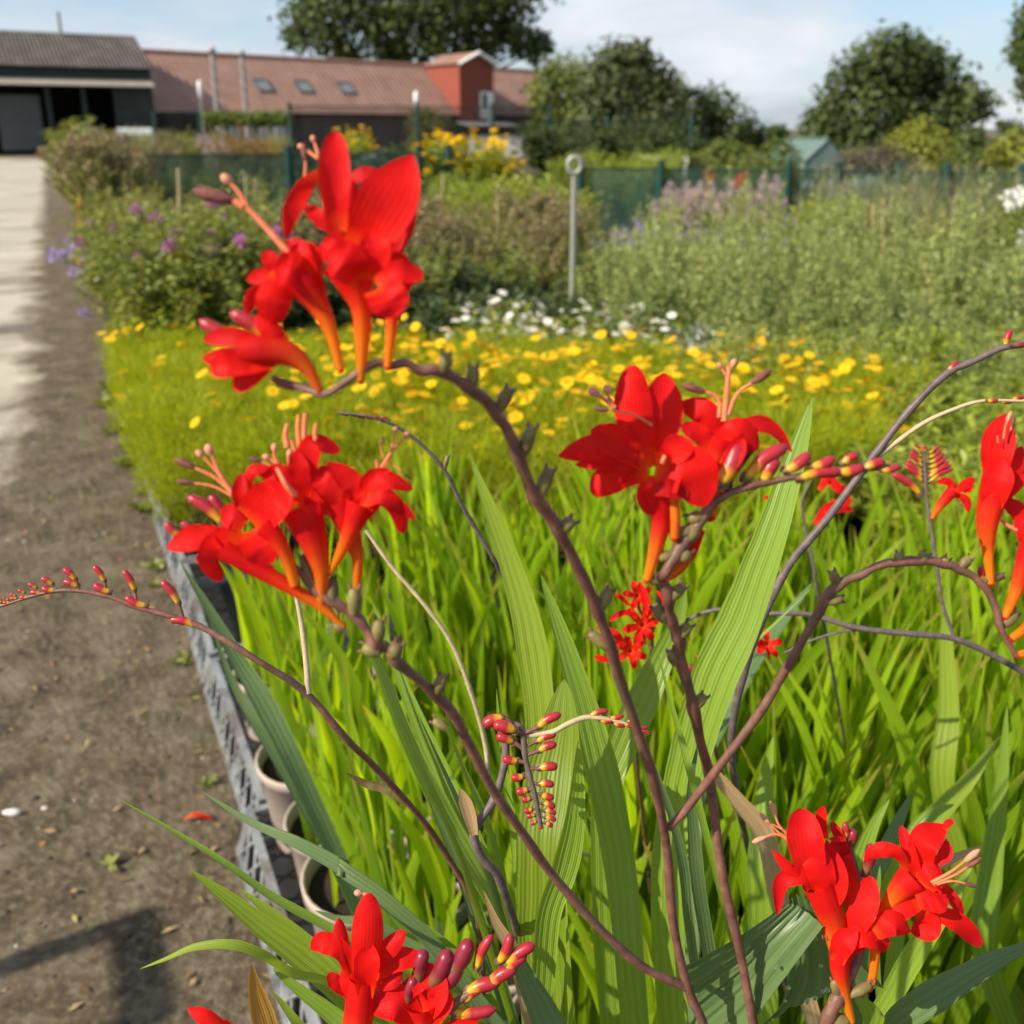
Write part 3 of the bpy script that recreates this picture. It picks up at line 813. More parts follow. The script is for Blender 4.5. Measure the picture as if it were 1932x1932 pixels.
tree("ash_tree", "tree at the right edge showing only a few hanging leaf sprays", "tree",
     [(1938, 55, 24), (1928, 100, 24), (1945, 110, 30), (1940, 150, 18), (1960, 30, 40), (1985, 80, 70), (1990, 170, 60)], 32, M_T_MID, 1.0, .2)
tree("small_tree", "grey green sapling on the skyline right of the domed oak", "tree", [(1893, 238, 14), (1915, 245, 18)], 70, M_T_BIRCH, 1, .3)
# clipped and rounded bushes
tree("yellow_bush", "round yellow green bush under the domed oak", "bush", [(1735, 258, 40), (1700, 280, 38), (1770, 280, 36), (1730, 300, 48)], 26, M_T_YEL, 1.2, .13)
tree("yellow_bush", "pointed yellow green bush right of the rounder yellow one", "bush", [(1838, 255, 20), (1830, 285, 34), (1862, 290, 34), (1840, 315, 40)], 24, M_T_MID, 1.2, .13)
tree("yellow_bush", "bright leafy bush hanging over the white label at the right edge", "bush", [(1915, 270, 30), (1935, 300, 40), (1890, 290, 28)], 14, M_T_YEL, 1.0, .09)
tree("clipped_dome_bush", "clipped dome shaped green bush before the glasshouse", "bush", [(1468, 301, 36, 1.0)], 17, leafmat("clipped_leaves", (.07, .11, .016), (.15, .19, .03), **TL), 1.6, .075, shell=.8)
tree("grey_bush", "wispy grey brown bush in the right middle distance", "bush", [(1640, 310, 46), (1690, 315, 40), (1600, 325, 36), (1665, 345, 48)], 16, M_T_GREY, .9, .07)
tree("rounded_shrub", "pale green rounded shrub left of the clipped dome bush", "bush", [(1365, 285, 26), (1345, 305, 34), (1395, 300, 34), (1380, 320, 36)], 24, M_T_LIGHT, 1, .12)
tree("ivy_mound", "rounded green mound of ivy at the foot of the brick tower", "bush", [(795, 228, 26), (825, 240, 28), (805, 262, 36), (840, 275, 28)], 40, leafmat("ivy_leaves", (.065, .085, .015), (.16, .17, .025), **TL), 1.6, .16)
# long clipped hedge before the house
hq = at(465, 41); e = empty("hedge", hq); tag(e, "long low bright green hedge under the left part of the tiled roof", "hedge")
mb = MB()
for px in range(394, 540, 9): foliage_clump(mb, PF(px, 224, 41), .30, .35, .28, 160, .13, .7)
mb.build("foliage", leafmat("hedge_leaves", (.085, .125, .018), (.17, .215, .03), **TL), e, hq)
mb = MB()
for px in range(398, 540, 28):
    b_ = PF(px, 224, 41); tube(mb, [[b_[0], b_[1], 0], b_], [.07, .05], 7)
mb.build("trunks", M_BARK, e, hq)
# ------------------------------------------------------------------ plant materials
M_CROC = leafmat("crocosmia_leaf", (.10, .195, .010), (.36, .53, .020), transl=.56, tboost=(1.7, 1.5, .45), rough=.42, stripes=4, tip=(.34, .25, .07))
M_FEATHER = leafmat("coreopsis_leaf", (.20, .255, .008), (.46, .51, .014), transl=.45, rough=.6)
M_L_GREEN = leafmat("perennial_leaf", (.10, .14, .026), (.42, .44, .11), transl=.32)
M_L_BRIGHT = leafmat("bright_leaf", (.19, .26, .025), (.48, .54, .07), transl=.36)
M_L_DARK = leafmat("dark_leaf", (.030, .056, .018), (.12, .16, .055), transl=.25)
M_L_SILVER = leafmat("silver_leaf", (.36, .40, .13), (.70, .74, .30), transl=.36, tboost=(1.1, 1.15, .8), rough=.7, spec=.15)
M_L_SOFT = leafmat("soft_green_leaf", (.20, .26, .075), (.47, .56, .20), transl=.36, tboost=(1.2, 1.2, .7), rough=.65, spec=.2)
M_L_BROWN = leafmat("dry_leaf", (.22, .175, .085), (.50, .43, .24), transl=.2, tboost=(1.1, 1, .7), rough=.8, spec=.1)
M_L_OLIVE = leafmat("olive_leaf", (.22, .23, .05), (.52, .50, .15), transl=.3)
M_L_WHITEG = leafmat("grey_white_leaf", (.30, .34, .25), (.52, .55, .44), transl=.2, tboost=(1, 1, .9), rough=.8, spec=.1)
M_L_STRAW = leafmat("straw", (.26, .24, .12), (.46, .43, .26), transl=.2, tboost=(1, 1, .8), rough=.8, spec=.1)
M_L_ORANGE = leafmat("rust_leaf", (.34, .17, .04), (.50, .30, .10), transl=.2, tboost=(1, 1, .8), rough=.8)
M_ST_GREEN = plain("green_stem", (.12, .15, .04), (.08, .10, .03), 12, .6)
def petalmat(name, c0, c1, transl=.25):
    m, nt, out = newmat(name); col = ramp(nt, attr(nt), [(0, c0), (1, c1)])
    finish(nt, out, col, .6, .2, transl, col); return m
M_F_YEL = petalmat("yellow_petal", (.82, .46, .005), (.87, .58, .008))
M_F_CTR = petalmat("flower_centre", (.55, .25, .01), (.65, .33, .01), 0)
M_F_WHITE = petalmat("white_petal", (.78, .78, .72), (.85, .85, .82))
M_F_PURP = petalmat("purple_petal", (.33, .25, .48), (.52, .43, .64))
M_F_PINK = petalmat("pink_petal", (.40, .27, .30), (.54, .42, .43))
M_F_MAG = petalmat("magenta_petal", (.42, .10, .36), (.55, .20, .48))
M_F_RUST = petalmat("rusty_red_petal", (.42, .06, .03), (.50, .12, .05))
M_POT_T = plain("taupe_pot", (.44, .36, .31), (.37, .30, .26), 5, .55, .35, bstr=.05)
M_POT_B = M_BLACK
M_POTSOIL = plain("potting_soil", (.045, .033, .023), (.018, .013, .010), 60, .95, .1, bstr=.9, bdist=.01)

def make_pot(parent, mat, r=.085, h=.165):
    mb = MB()
    lathe(mb, [(r * .02, .0), (r * .74, .0), (r * .76, .01), (r * .965, h - .022), (r * 1.03, h - .02), (r * 1.05, h - .001), (r * 1.03, h + .002), (r * .985, h), (r * .93, h - .035)], 26)
    p_ = mb.build("pot", mat, parent)
    mb = MB(); lathe(mb, [(r * .95, h - .030), (r * .6, h - .024), (.002, h - .020)], 20); mb.build("soil", M_POTSOIL, p_)
    return h

# ------------------------------------------------------------------ generic leafy perennials
def bush_meshes(h, r, stems, leaf, lw, nl, up_=.3, t0=.1, arch=.25, seed=1, stemr=.004, base=.16, fold=.25, wide=1.0):
    g = np.random.default_rng(seed)
    mbL, mbS = MB(), MB(); tips = []
    for i in range(stems):
        a = g.uniform(0, 6.283); rr = r * math.sqrt(g.random()); hh = h * g.uniform(.72, 1.08) * (1 - .28 * (rr / r) ** 2)
        d = np.array([math.cos(a), math.sin(a), 0])
        p0 = d * rr * .25 + up * base; p2 = d * rr * wide + up * (base + hh); p1 = (p0 + p2) / 2 - d * rr * arch + up * hh * .06 + g.normal(0, .02, 3)
        pth = spline([p0, p1, p2], 7); tube(mbS, pth, np.linspace(stemr, stemr * .5, 7), 4, cap=False); tips.append(p2)
        t = t0 + (1 - t0) * g.random(nl) ** .85
        idx = t * 6; i0 = np.minimum(idx.astype(int), 5); f = (idx - i0)[:, None]
        q = pth[i0] * (1 - f) + pth[i0 + 1] * f
        b = g.uniform(0, 6.283, nl); D = np.stack([np.cos(b), np.sin(b), np.full(nl, up_) + g.normal(0, .35, nl)], 1)
        N = np.tile([0, 0, 1.0], (nl, 1)) + g.normal(0, .35, (nl, 3))
        sc = g.uniform(.55, 1.2, nl) * (1.15 - .5 * t)
        leafcards(mbL, q, D, N, leaf * sc, leaf * lw * sc, np.clip(g.normal(.5, .25, nl), 0, 1), fold=fold)
    return mbL, mbS, tips

def daisy_mesh(name, r, npet, mats, cup=.15, cr=.28, pw=.34):
    mb = MB(); g = np.random.default_rng(npet)
    for i in range(npet):
        a = 2 * math.pi * i / npet + g.normal(0, .08); d = np.array([math.cos(a), math.sin(a), 0])
        pth = spline([d * r * .1, d * r * .55 + up * cup * r, d * r * g.uniform(.9, 1.05) + up * cup * r * .6], 5)
        ribbon(mb, pth, r * pw * 2 * np.array([.5, .85, 1, .95, .45]), up, 3, .15, tint=g.random())
    ellipsoid(mb, (0, 0, .05 * r), r * cr, r * cr, r * cr * .7, m=1, seg=8, rings=5)
    return mb.mesh(name, mats)

FL = {}
FL["yellow"] = daisy_mesh("yellow_daisy", .0195, 8, [M_F_YEL, M_F_CTR])
FL["white"] = daisy_mesh("white_daisy", .024, 12, [M_F_WHITE, M_F_YEL], .05, .25, .2)
FL["rud"] = daisy_mesh("big_yellow_daisy", .055, 11, [M_F_YEL, M_F_CTR], -.25, .28, .2)
def head_mesh(name, mat, n, rx, rz, pl, seed):
    g = np.random.default_rng(seed); mb = MB(); d = nrm(g.normal(size=(n, 3)))
    leafcards(mb, d * np.array([rx, rx, rz]) * g.uniform(.3, 1, (n, 1)), d + g.normal(0, .4, (n, 3)), nrm(g.normal(size=(n, 3))), pl, pl * .7, g.random(n))
    return mb.mesh(name, mat)
FL["purple"] = head_mesh("purple_head", M_F_PURP, 60, .035, .03, .022, 3)
FL["pink"] = head_mesh("pink_head", M_F_PINK, 90, .04, .07, .022, 4)
FL["mag"] = head_mesh("magenta_head", M_F_MAG, 60, .026, .024, .02, 5)
FL["lav"] = head_mesh("lavender_spike", M_F_PURP, 60, .012, .07, .014, 6)
FL["rust"] = head_mesh("rust_spike", M_F_RUST, 90, .03, .13, .025, 7)
FL["white_head"] = head_mesh("white_head", M_F_WHITE, 60, .025, .022, .018, 8)
FL["seed"] = head_mesh("seed_head", M_L_BROWN, 60, .028, .045, .024, 9)

PROTO_PARK = []
def proto(name, label, cat, group, mat, flower=None, nf=0, pot=True, seeds=(1, 2), fl_scale=1.0, rise=.0, **kw):
    """Two variants of one kind of plant; placed (moved or copied) by place()."""
    out = []
    for sd in seeds:
        e = empty(name); tag(e, label, cat, group)
        if pot: make_pot(e, M_POT_B, .085, .16)
        L, S, tips = bush_meshes(seed=sd, **kw)
        L.build("foliage", mat, e); S.build("stems", M_ST_GREEN, e)
        if flower:
            g = np.random.default_rng(sd + 50); order = g.permutation(len(tips))[:nf]
            for i in order:
                fo = bpy.data.objects.new("flower", FL[flower]); COL.objects.link(fo); fo.parent = e
                fo.location = tips[i] + up * rise; fo.rotation_euler = (g.normal(0, .35), g.normal(0, .35), g.uniform(0, 6.28)); s_ = fl_scale * g.uniform(.8, 1.15); fo.scale = (s_, s_, s_)
        out.append(e)
    return {"v": out, "used": set(), "i": 0}

def place(pr, loc, sc=1.0, label=None):
    k = rnd.randrange(len(pr["v"])); src = pr["v"][k]
    rz = rnd.uniform(0, 6.28)
    if k not in pr["used"]:
        pr["used"].add(k); src.location = loc; src.rotation_euler = (0, 0, rz); src.scale = (sc, sc, sc); o = src
        if label: o["label"] = label
        return o
    return copy_tree(src, loc, rz, sc, None, label)

def done(pr):
    for k, src in enumerate(pr["v"]):
        if k not in pr["used"]:
            for c in list(src.children):
                for c2 in list(c.children): bpy.data.objects.remove(c2)
                bpy.data.objects.remove(c)
            bpy.data.objects.remove(src)

PK = {}
PK["green"] = proto("leafy_perennial", "bushy green perennial with light leaf tips in the mass left of the red flowers", "plant", "leafy green perennials", M_L_GREEN,
    h=.72, r=.30, stems=26, leaf=.085, lw=.36, nl=46, up_=.15)
PK["greenp"] = proto("purple_perennial", "leafy perennial with scattered small purple flowers among the left shrubs", "plant", "purple flowered perennials", M_L_GREEN, "mag", 3,
    h=.74, r=.30, stems=26, leaf=.075, lw=.4, nl=46, up_=.1)
PK["edge"] = proto("purple_aster", "plant with mauve flower heads hanging over the edge of the concrete path", "plant", "mauve flowers at the path edge", M_L_GREEN, "purple", 9,
    h=.55, r=.36, stems=20, leaf=.06, lw=.35, nl=30, up_=.1, wide=1.3, fl_scale=1.2)
PK["brown"] = proto("dry_perennial", "brown faded perennial full of dry seed heads", "plant", "faded brown perennials", M_L_BROWN, "seed", 14,
    h=.78, r=.30, stems=30, leaf=.055, lw=.35, nl=36, up_=.3)
PK["olive"] = proto("olive_perennial", "olive green twiggy perennial in the middle of the nursery beds", "plant", "olive green perennials", M_L_OLIVE,
    h=.66, r=.28, stems=30, leaf=.05, lw=.35, nl=40, up_=.3)
PK["dark"] = proto("dark_leafy_plant", "low dark green leafy plant behind the yellow daisies", "plant", "dark green plants", M_L_DARK,
    h=.42, r=.30, stems=24, leaf=.085, lw=.45, nl=34, up_=.1)
PK["silver"] = proto("silver_artemisia", "grey green upright herb with silvery spires in the right-hand mass", "plant", "silvery grey herbs", M_L_SILVER,
    h=.62, r=.24, stems=30, leaf=.045, lw=.28, nl=52, up_=.7, t0=.05, arch=.1)
PK["silverg"] = proto("grey_green_herb", "soft green bushy herb among the silvery spires on the right", "plant", "soft green herbs", M_L_SOFT,
    h=.55, r=.27, stems=34, leaf=.045, lw=.32, nl=52, up_=.5, arch=.12)
PK["bright"] = proto("bright_leafy_plant", "bright green ferny plant to the right of the yellow daisies", "plant", "bright green plants on the right", M_L_BRIGHT,
    h=.34, r=.26, stems=32, leaf=.06, lw=.28, nl=50, up_=.25, t0=.0)
PK["white"] = proto("white_daisy_plant", "low plant topped with white daisies behind the yellow ones", "plant", "white daisies", M_L_BRIGHT, "white", 10,
    h=.27, r=.17, stems=24, leaf=.045, lw=.3, nl=24, up_=.4, rise=.02, fl_scale=.85)
PK["spire"] = proto("silver_spire_plant", "slender plant of tall silvery spires standing above the grey herbs", "plant", "tall silvery spires", M_L_SILVER,
    h=.88, r=.20, stems=8, leaf=.045, lw=.3, nl=60, up_=.9, t0=.1, arch=.05, stemr=.004)
PK["pale"] = proto("white_woolly_plant", "pale grey woolly leaved plant beside the white daisies", "plant", "woolly grey plants", M_L_WHITEG,
    h=.30, r=.2, stems=24, leaf=.06, lw=.3, nl=26, up_=.5)
PK["pink"] = proto("pink_loosestrife", "tall plant with hazy pink plumes before the right netting fence", "plant", "pink plumed plants", M_L_OLIVE, "pink", 12,
    h=.80, r=.28, stems=34, leaf=.05, lw=.3, nl=34, up_=.5, fl_scale=1.1)
PK["lav"] = proto("lavender_plant", "low mound of mauve lavender in front of the pink plumes", "plant", "lavender mounds", M_L_SILVER, "lav", 12,
    h=.36, r=.30, stems=44, leaf=.04, lw=.16, nl=18, up_=.8)
PK["rud"] = proto("rudbeckia", "tall leafy plant crowned with large yellow daisies before the mesh fence", "plant", "tall yellow rudbeckias", M_L_BRIGHT, "rud", 20,
    h=1.0, r=.36, stems=26, leaf=.12, lw=.42, nl=24, up_=.15, t0=.25)
PK["rust"] = proto("red_spired_plant", "plant with rusty red flower spires among the pink plumes", "plant", "rusty red spires", M_L_OLIVE, "rust", 4,
    h=.95, r=.16, stems=9, leaf=.07, lw=.3, nl=24, up_=.4)
PK["straw"] = proto("straw_stemmed_plant", "clump of thin straw coloured grass stems before the right netting fence", "plant", "straw coloured grasses", M_L_STRAW,
    h=.85, r=.30, stems=34, leaf=.20, lw=.035, nl=9, up_=2.2, t0=.2, arch=.05, stemr=.0035)
PK["orange"] = proto("rust_leaved_plant", "plant turning orange brown at the right in front of the netting", "plant", "orange brown plants", M_L_ORANGE,
    h=.55, r=.30, stems=26, leaf=.05, lw=.4, nl=36, up_=.3)
PK["agap"] = proto("blue_agapanthus", "blue flowered plant before the dark barn opening", "plant", "blue flowers before the barn", M_L_GREEN, "purple", 12,
    h=.9, r=.40, stems=24, leaf=.10, lw=.3, nl=20, up_=.4, fl_scale=2.2)
PK["cream"] = proto("cream_flowered_plant", "low mound covered in cream white flowers in the far beds", "plant", "cream flowered mounds", M_L_BRIGHT, "white_head", 22,
    h=.5, r=.42, stems=44, leaf=.06, lw=.4, nl=18, up_=.3, fl_scale=1.8)

def zone(kind, px0, px1, f0, f1, n, s0=.85, s1=1.15, stick=None):
    """n plants of a kind between two picture columns and two forward distances, spread evenly with jitter."""
    pr = PK[kind]; nf = max(1, int(round(math.sqrt(n * (f1 - f0) / max(.3, (px1 - px0) / FPX * (f0 + f1) / 2))))); nx = max(1, math.ceil(n / nf)); k = 0
    for j in range(nf):
        for i in range(nx):
            if k >= n: return
            k += 1
            px = px0 + (px1 - px0) * (i + .5 + rnd.uniform(-.35, .35) + .25 * (j % 2)) / nx
            f = f0 + (f1 - f0) * (j + .5 + rnd.uniform(-.35, .35)) / nf
            q = at(px, f); s_, n_ = tobed(q[0], q[1])
            if n_ < .12: q = bed(s_, .12 + rnd.uniform(0, .15))
            place(pr, q, rnd.uniform(s0, s1))

# left mass beside the path
zone("green", 105, 520, 4.55, 6.4, 20, .95, 1.2)
zone("greenp", 190, 520, 4.8, 6.8, 9, 1.0, 1.2)
zone("bright", 110, 330, 4.35, 5.0, 5, .9, 1.3)
zone("edge", 88, 130, 6.6, 7.8, 3, 1.0, 1.2)
zone("edge", 84, 100, 5.2, 5.4, 1, .7, .8)
zone("edge", 225, 240, 6.7, 7.0, 1, 1.0, 1.1)
zone("olive", 120, 500, 6.6, 9.5, 16, 1.05, 1.3)
zone("brown", 130, 245, 9.0, 13, 8, 1.3, 1.6)
zone("olive", 105, 250, 9.0, 14, 8, 1.35, 1.65)
zone("green", 92, 150, 14, 19, 4, 1.6, 1.9)
zone("bright", 98, 125, 13.5, 15, 2, 2.1, 2.4)
zone("agap", 125, 190, 24, 30, 4, 1.2, 1.5)
zone("brown", 190, 330, 15, 24, 10, 1.2, 1.6)
zone("olive", 200, 560, 24, 32, 14, 1.4, 1.9)
# behind the left netting
zone("pink", 380, 440, 19, 21, 3, 1.2, 1.4)
zone("orange", 420, 520, 19, 22, 5, 1.8, 2.1)
zone("green", 270, 620, 13.4, 15, 9, .9, 1.1)
zone("cream", 620, 770, 22, 24, 6, 1.0, 1.2)
zone("rud", 640, 690, 23, 25, 3, 1.2, 1.4)
zone("dark", 560, 790, 18, 20, 6, 1.6, 2.0)
# middle, behind the yellow daisies
zone("dark", 540, 1120, 4.95, 5.9, 24, .95, 1.25)
zone("green", 460, 1130, 5.5, 6.5, 15, .75, .95)
zone("brown", 500, 1050, 6.0, 7.6, 20, .85, 1.1)
zone("olive", 560, 1100, 6.4, 8.4, 22, .9, 1.15)
zone("olive", 800, 1110, 8.5, 10.5, 12, .9, 1.15)
zone("bright", 850, 1090, 9.4, 11.0, 10, 1.6, 2.1)
zone("green", 800, 1050, 10.5, 12.5, 8, .8, 1.0)
zone("rud", 805, 945, 12.9, 14.6, 8, 1.05, 1.2)
zone("rud", 945, 965, 13, 14, 1, .85, .9)
# right field
zone("silver", 1100, 1330, 4.9, 6.6, 14, .9, 1.1)
zone("silver", 1240, 1930, 4.7, 6.2, 34, .9, 1.1)
zone("silver", 1240, 1930, 6.2, 8.2, 30, .68, .95)
zone("silverg", 1120, 1930, 4.4, 6.2, 28, .85, 1.12)
zone("silverg", 1120, 1930, 6.2, 8.0, 20, .7, 1.0)
zone("silver", 1330, 1960, 3.75, 4.7, 16, .72, .92)
zone("silverg", 1250, 1960, 3.5, 4.9, 22, .62, .90)
zone("spire", 1180, 1930, 4.9, 7.4, 44, .95, 1.22)
zone("bright", 1630, 1990, 2.55, 3.9, 30, .85, 1.15)
zone("bright", 1290, 1960, 4.0, 4.9, 16, .9, 1.2)
zone("dark", 1660, 1760, 3.3, 3.8, 3, .7, .85)
zone("pink", 1260, 1440, 8.6, 10.0, 13, .84, 1.02)
zone("olive", 1250, 1450, 8.7, 10.0, 7, .8, 1.0)
zone("lav", 1130, 1520, 7.6, 8.8, 18, 1.0, 1.25)
zone("rust", 1295, 1400, 9.6, 10.2, 4, .80, .95)
zone("straw", 1480, 1930, 7.6, 9.8, 14, .9, 1.15)
zone("orange", 1740, 1880, 7.6, 8.6, 8, .95, 1.2)
zone("olive", 1560, 1980, 8.4, 9.6, 12, .62, .78)
zone("pale", 1150, 1920, 4.6, 7.0, 9, 1.0, 1.5)
zone("bright", 1350, 1920, 5.2, 7.2, 8, 1.1, 1.5)
zone("green", 1880, 2000, 6.5, 8.5, 6, 1.0, 1.2)
zone("bright", 1500, 1640, 8.0, 9.0, 5, 1.5, 1.8)
# far right beds behind the netting
zone("bright", 1050, 1290, 14, 20, 12, 1.5, 2.2)
zone("cream", 1210, 1560, 15, 22, 6, .65, .85)
zone("green", 1000, 1560, 15, 24, 22, .85, 1.15)
zone("olive", 1550, 1980, 12, 19, 22, .85, 1.1)
zone("cream", 1560, 1640, 14, 16, 3, .9, 1.1)
zone("dark", 960, 1300, 21, 26, 12, 2.2, 3.0)
zone("green", 1500, 1960, 20, 30, 14, .9, 1.2)
# white daisies and woolly plants behind the yellow block
zone("white", 850, 1300, 4.4, 5.0, 24, 1.12, 1.32)
zone("pale", 1240, 1390, 3.9, 4.5, 6, .95, 1.25)
PK["wphlox"] = proto("white_phlox", "tall plant with a big white flower head at the far right edge", "plant", None, M_L_GREEN, "white_head", 3, seeds=(3,),
    h=.80, r=.09, stems=9, leaf=.08, lw=.3, nl=20, fl_scale=2.2)
place(PK["wphlox"], at(1893, 6.0), 1.30)
for p_ in PK.values(): done(p_)

# ------------------------------------------------------------------ yellow coreopsis block
def coreopsis_proto(sd):
    g = np.random.default_rng(sd); e = empty("coreopsis_plant")
    tag(e, "feathery bright green plant dotted with yellow daisies in the middle block", "plant", "yellow coreopsis block")
    make_pot(e, M_POT_B, .085, .13)
    mb = MB(); n = 4200
    a = g.uniform(0, 6.283, n); rr = .175 * np.sqrt(g.random(n)); z = .12 + .285 * g.random(n) ** .75
    Pp = np.stack([np.cos(a) * rr * (.55 + 1.3 * z), np.sin(a) * rr * (.55 + 1.3 * z), z], 1)
    D = np.stack([np.cos(a) * .5, np.sin(a) * .5, np.ones(n)], 1) + g.normal(0, .45, (n, 3))
    leafcards(mb, Pp, D, nrm(g.normal(size=(n, 3))), g.uniform(.025, .055, n), .0031, np.clip(g.normal(.5, .25, n) + (z - .28), 0, 1), fold=.1)
    mb.build("foliage", M_FEATHER, e)
    return e
CORE = [coreopsis_proto(s) for s in (21, 22, 23, 24)]
used = set(); cnt = 0
s = .9
while s < 4.2:
    n = .13
    while n < 3.35:
        q = bed(s, n); px = CX + FPX * q[0] / (q[1] * cp + .95 * sp)
        if 2.72 + (.15 if n < .3 else 0) < q[1] < 4.58 - .17 * n and 200 < px < 1660:
            jx, jy = rnd.uniform(-.03, .03), rnd.uniform(-.03, .03)
            q = bed(s + jx, n + jy); k = rnd.randrange(4); src = CORE[k]; sc_ = rnd.uniform(1.08, 1.26)
            if k in used: o = copy_tree(src, q, rnd.uniform(0, 6.28), sc_)
            else: used.add(k); o = src; o.location = q; o.rotation_euler = (0, 0, rnd.uniform(0, 6.28)); o.scale = (sc_,) * 3
            o["_n"] = n; o["_s"] = s; cnt += 1
        n += .245
    s += .235
for o in [o for o in scene.objects if o.name.startswith("coreopsis_plant") and "_n" in o]:
    n = o["_n"]; s = o["_s"]; del o["_n"]; del o["_s"]
    dens = 14 if .7 < n < 2.7 else 6
    if o.location.y > 4.3: dens = 2
    if o.location.y < 3.0: dens = 3
    if n < .3: dens = 4
    for i in range(rnd.randint(dens - 3, dens + 2)):
        fo = bpy.data.objects.new("flower", FL["yellow"]); COL.objects.link(fo); fo.parent = o
        a = rnd.uniform(0, 6.28); rr = .17 * math.sqrt(rnd.random())
        fo.location = (rr * math.cos(a), rr * math.sin(a), .415 + rnd.uniform(-.03, .045) + (.03 if rnd.random() < .15 else 0))
        fo.rotation_euler = (rnd.gauss(.12, .3), rnd.gauss(0, .3), rnd.uniform(0, 6.28)); s_ = rnd.uniform(.85, 1.2); fo.scale = (s_, s_, s_)

# ------------------------------------------------------------------ crocosmia block
def croc_leaf(mb, base, az, length, width, lean, arch, g, fan):
    d = np.array([math.cos(az), math.sin(az), 0.0])
    p0 = np.asarray(base, float); p3 = p0 + d * length * math.sin(lean) + up * length * math.cos(lean)
    p1 = p0 + (p3 - p0) * .35 - d * arch * length * .10; p2 = p0 + (p3 - p0) * .72 + up * arch * length * .06
    tipd = d * arch * length * .18 - up * arch * length * .10
    pth = spline([p0, p1, p2, p3 + tipd], 11)
    t = np.linspace(0, 1, 11)
    W = width * np.minimum(1, (.55 + 1.2 * t)) * np.minimum(1, ((1.0 - t) / .42) ** .75 + .02)
    fn = np.array([-math.sin(fan), math.cos(fan), 0.0]) + g.normal(0, .22, 3)
    ribbon(mb, pth[::-1], W[::-1], fn, 5, cup=.18 * (1 if g.random() > .5 else -1), tint=float(np.clip(g.normal(.55, .34), 0, 1)), pleat=.025, npleat=2, roll=np.linspace(g.normal(0, 10), g.normal(0, 18), 11))

def croc_proto(sd, n, l0, l1, potmat, label, group):
    g = np.random.default_rng(sd); e = empty("potted_crocosmia"); tag(e, label, "potted plant", group)
    make_pot(e, potmat, .096 if potmat is M_POT_T else .088, .20 if potmat is M_POT_T else .17)
    mb = MB()
    for i in range(n):
        a = g.uniform(0, 6.283); rr = .060 * math.sqrt(g.random()); fan = g.uniform(0, math.pi); az = fan + (0 if g.random() > .5 else math.pi) + g.normal(0, .3)
        croc_leaf(mb, (rr * math.cos(a), rr * math.sin(a), .14), az, g.uniform(l0, l1), g.uniform(.013, .027), abs(g.normal(0, .105)) + .015, g.uniform(.05, .55), g, fan)
    mb.build("leaves", M_CROC, e)
    return e
GB = "crocosmia pots in the foreground block"
LBL_B = "potted crocosmia with upright bright green sword leaves in the block beyond the path edge"
LBL_T = "crocosmia in a taupe pot at the path edge, sword leaves standing in the grey crates"
CB = [croc_proto(40 + i, 42, .40, .76, M_POT_B, LBL_B, GB) for i in range(7)]
CT = [croc_proto(60 + i, 24, .34, .62, M_POT_T, LBL_T, "taupe pots in the crates") for i in range(4)]
usedB = set()
def put_croc(arr, k, q, sc_):
    src = arr[k]; key = (id(arr), k); rz = rnd.uniform(0, 6.28)
    if key in usedB: return copy_tree(src, q, rz, sc_)
    usedB.add(key); src.location = q; src.rotation_euler = (0, 0, rz); src.scale = (sc_,) * 3; return src
s = -1.05
while s < 1.8:
    n = .135; j = 0
    while n < 3.4:
        q = bed(s + rnd.uniform(-.02, .02) + (.1 if j % 2 else 0) * (n > .4), n + rnd.uniform(-.015, .015)); f = q[1]
        px = CX + FPX * q[0] / max(.2, (f * cp + (H - .5) * sp))
        ok = .80 < f < 2.06 + rnd.uniform(-.06, .06) and -200 < px < 2350
        if n > .9 and s < -.35 and f < 1.05: ok = False
        pass
        if ok:
            taupe = n < .40
            if taupe: q[2] = .018
            sc_ = rnd.uniform(.9, 1.08) * (1 if f < 1.7 else .9)
            put_croc(CT if taupe else CB, rnd.randrange(4 if taupe else 7), q, sc_)
        n += .185; j += 1
    s += .19

# ------------------------------------------------------------------ crates along the edge
m, nt, out = newmat("crate_plastic")
nz = noise(nt, 20, 5, .6); col = ramp(nt, nz, [(.3, (.10, .108, .115)), (.7, (.30, .315, .335))])
col = mixc(nt, ramp(nt, noise(nt, 7, 5, .7), [(.50, (0, 0, 0)), (.66, (.85, .85, .85))]), col, (.10, .078, .055))
finish(nt, out, col, .34, .55); M_CRATE = m
def crate():
    """Shallow plant tray: open lattice walls that splay outwards to the foot, thin rails, closed floor."""
    e = empty("plastic_crate"); L, W_, h, sl_ = .60, .37, .095, .027
    mb = MB(); yb, yt = W_ / 2 + sl_, W_ / 2
    for sg in (-1, 1):
        box(mb, (0, sg * yb, .012), L, .013, .02); box(mb, (0, sg * yt, h), L, .016, .014)
        box(mb, (sg * (L / 2 - .007), 0, .014), .013, 2 * yb - .02, .02); box(mb, (sg * (L / 2 - .008), 0, h + .0015), .015, 2 * yt - .02, .014)
        for x in (-L / 2 + .012, -.1, .1, L / 2 - .012):
            bar(mb, (x, sg * yb, .012), (x, sg * yt, h), .02)
    mb.build("frame", M_CRATE, e, smooth=False)
    for sg in (-1, 1):
        mb = MB(); k = 9
        for i in range(k):
            x0 = -L / 2 + .02 + (L - .04) * i / k; x1 = x0 + (L - .04) / k
            bar(mb, (x0, sg * yb, .016), (x1, sg * yt, h - .004), .0085); bar(mb, (x1, sg * (yb + .002), .016), (x0, sg * (yt + .002), h - .004), .0085)
        mb.build("side_lattice", M_CRATE, e, smooth=False)
    mb = MB(); box(mb, (0, 0, .006), L - .04, 2 * yb - .03, .006)
    mb.build("base", M_BLACK, e, smooth=False)
    return e
c0 = crate()
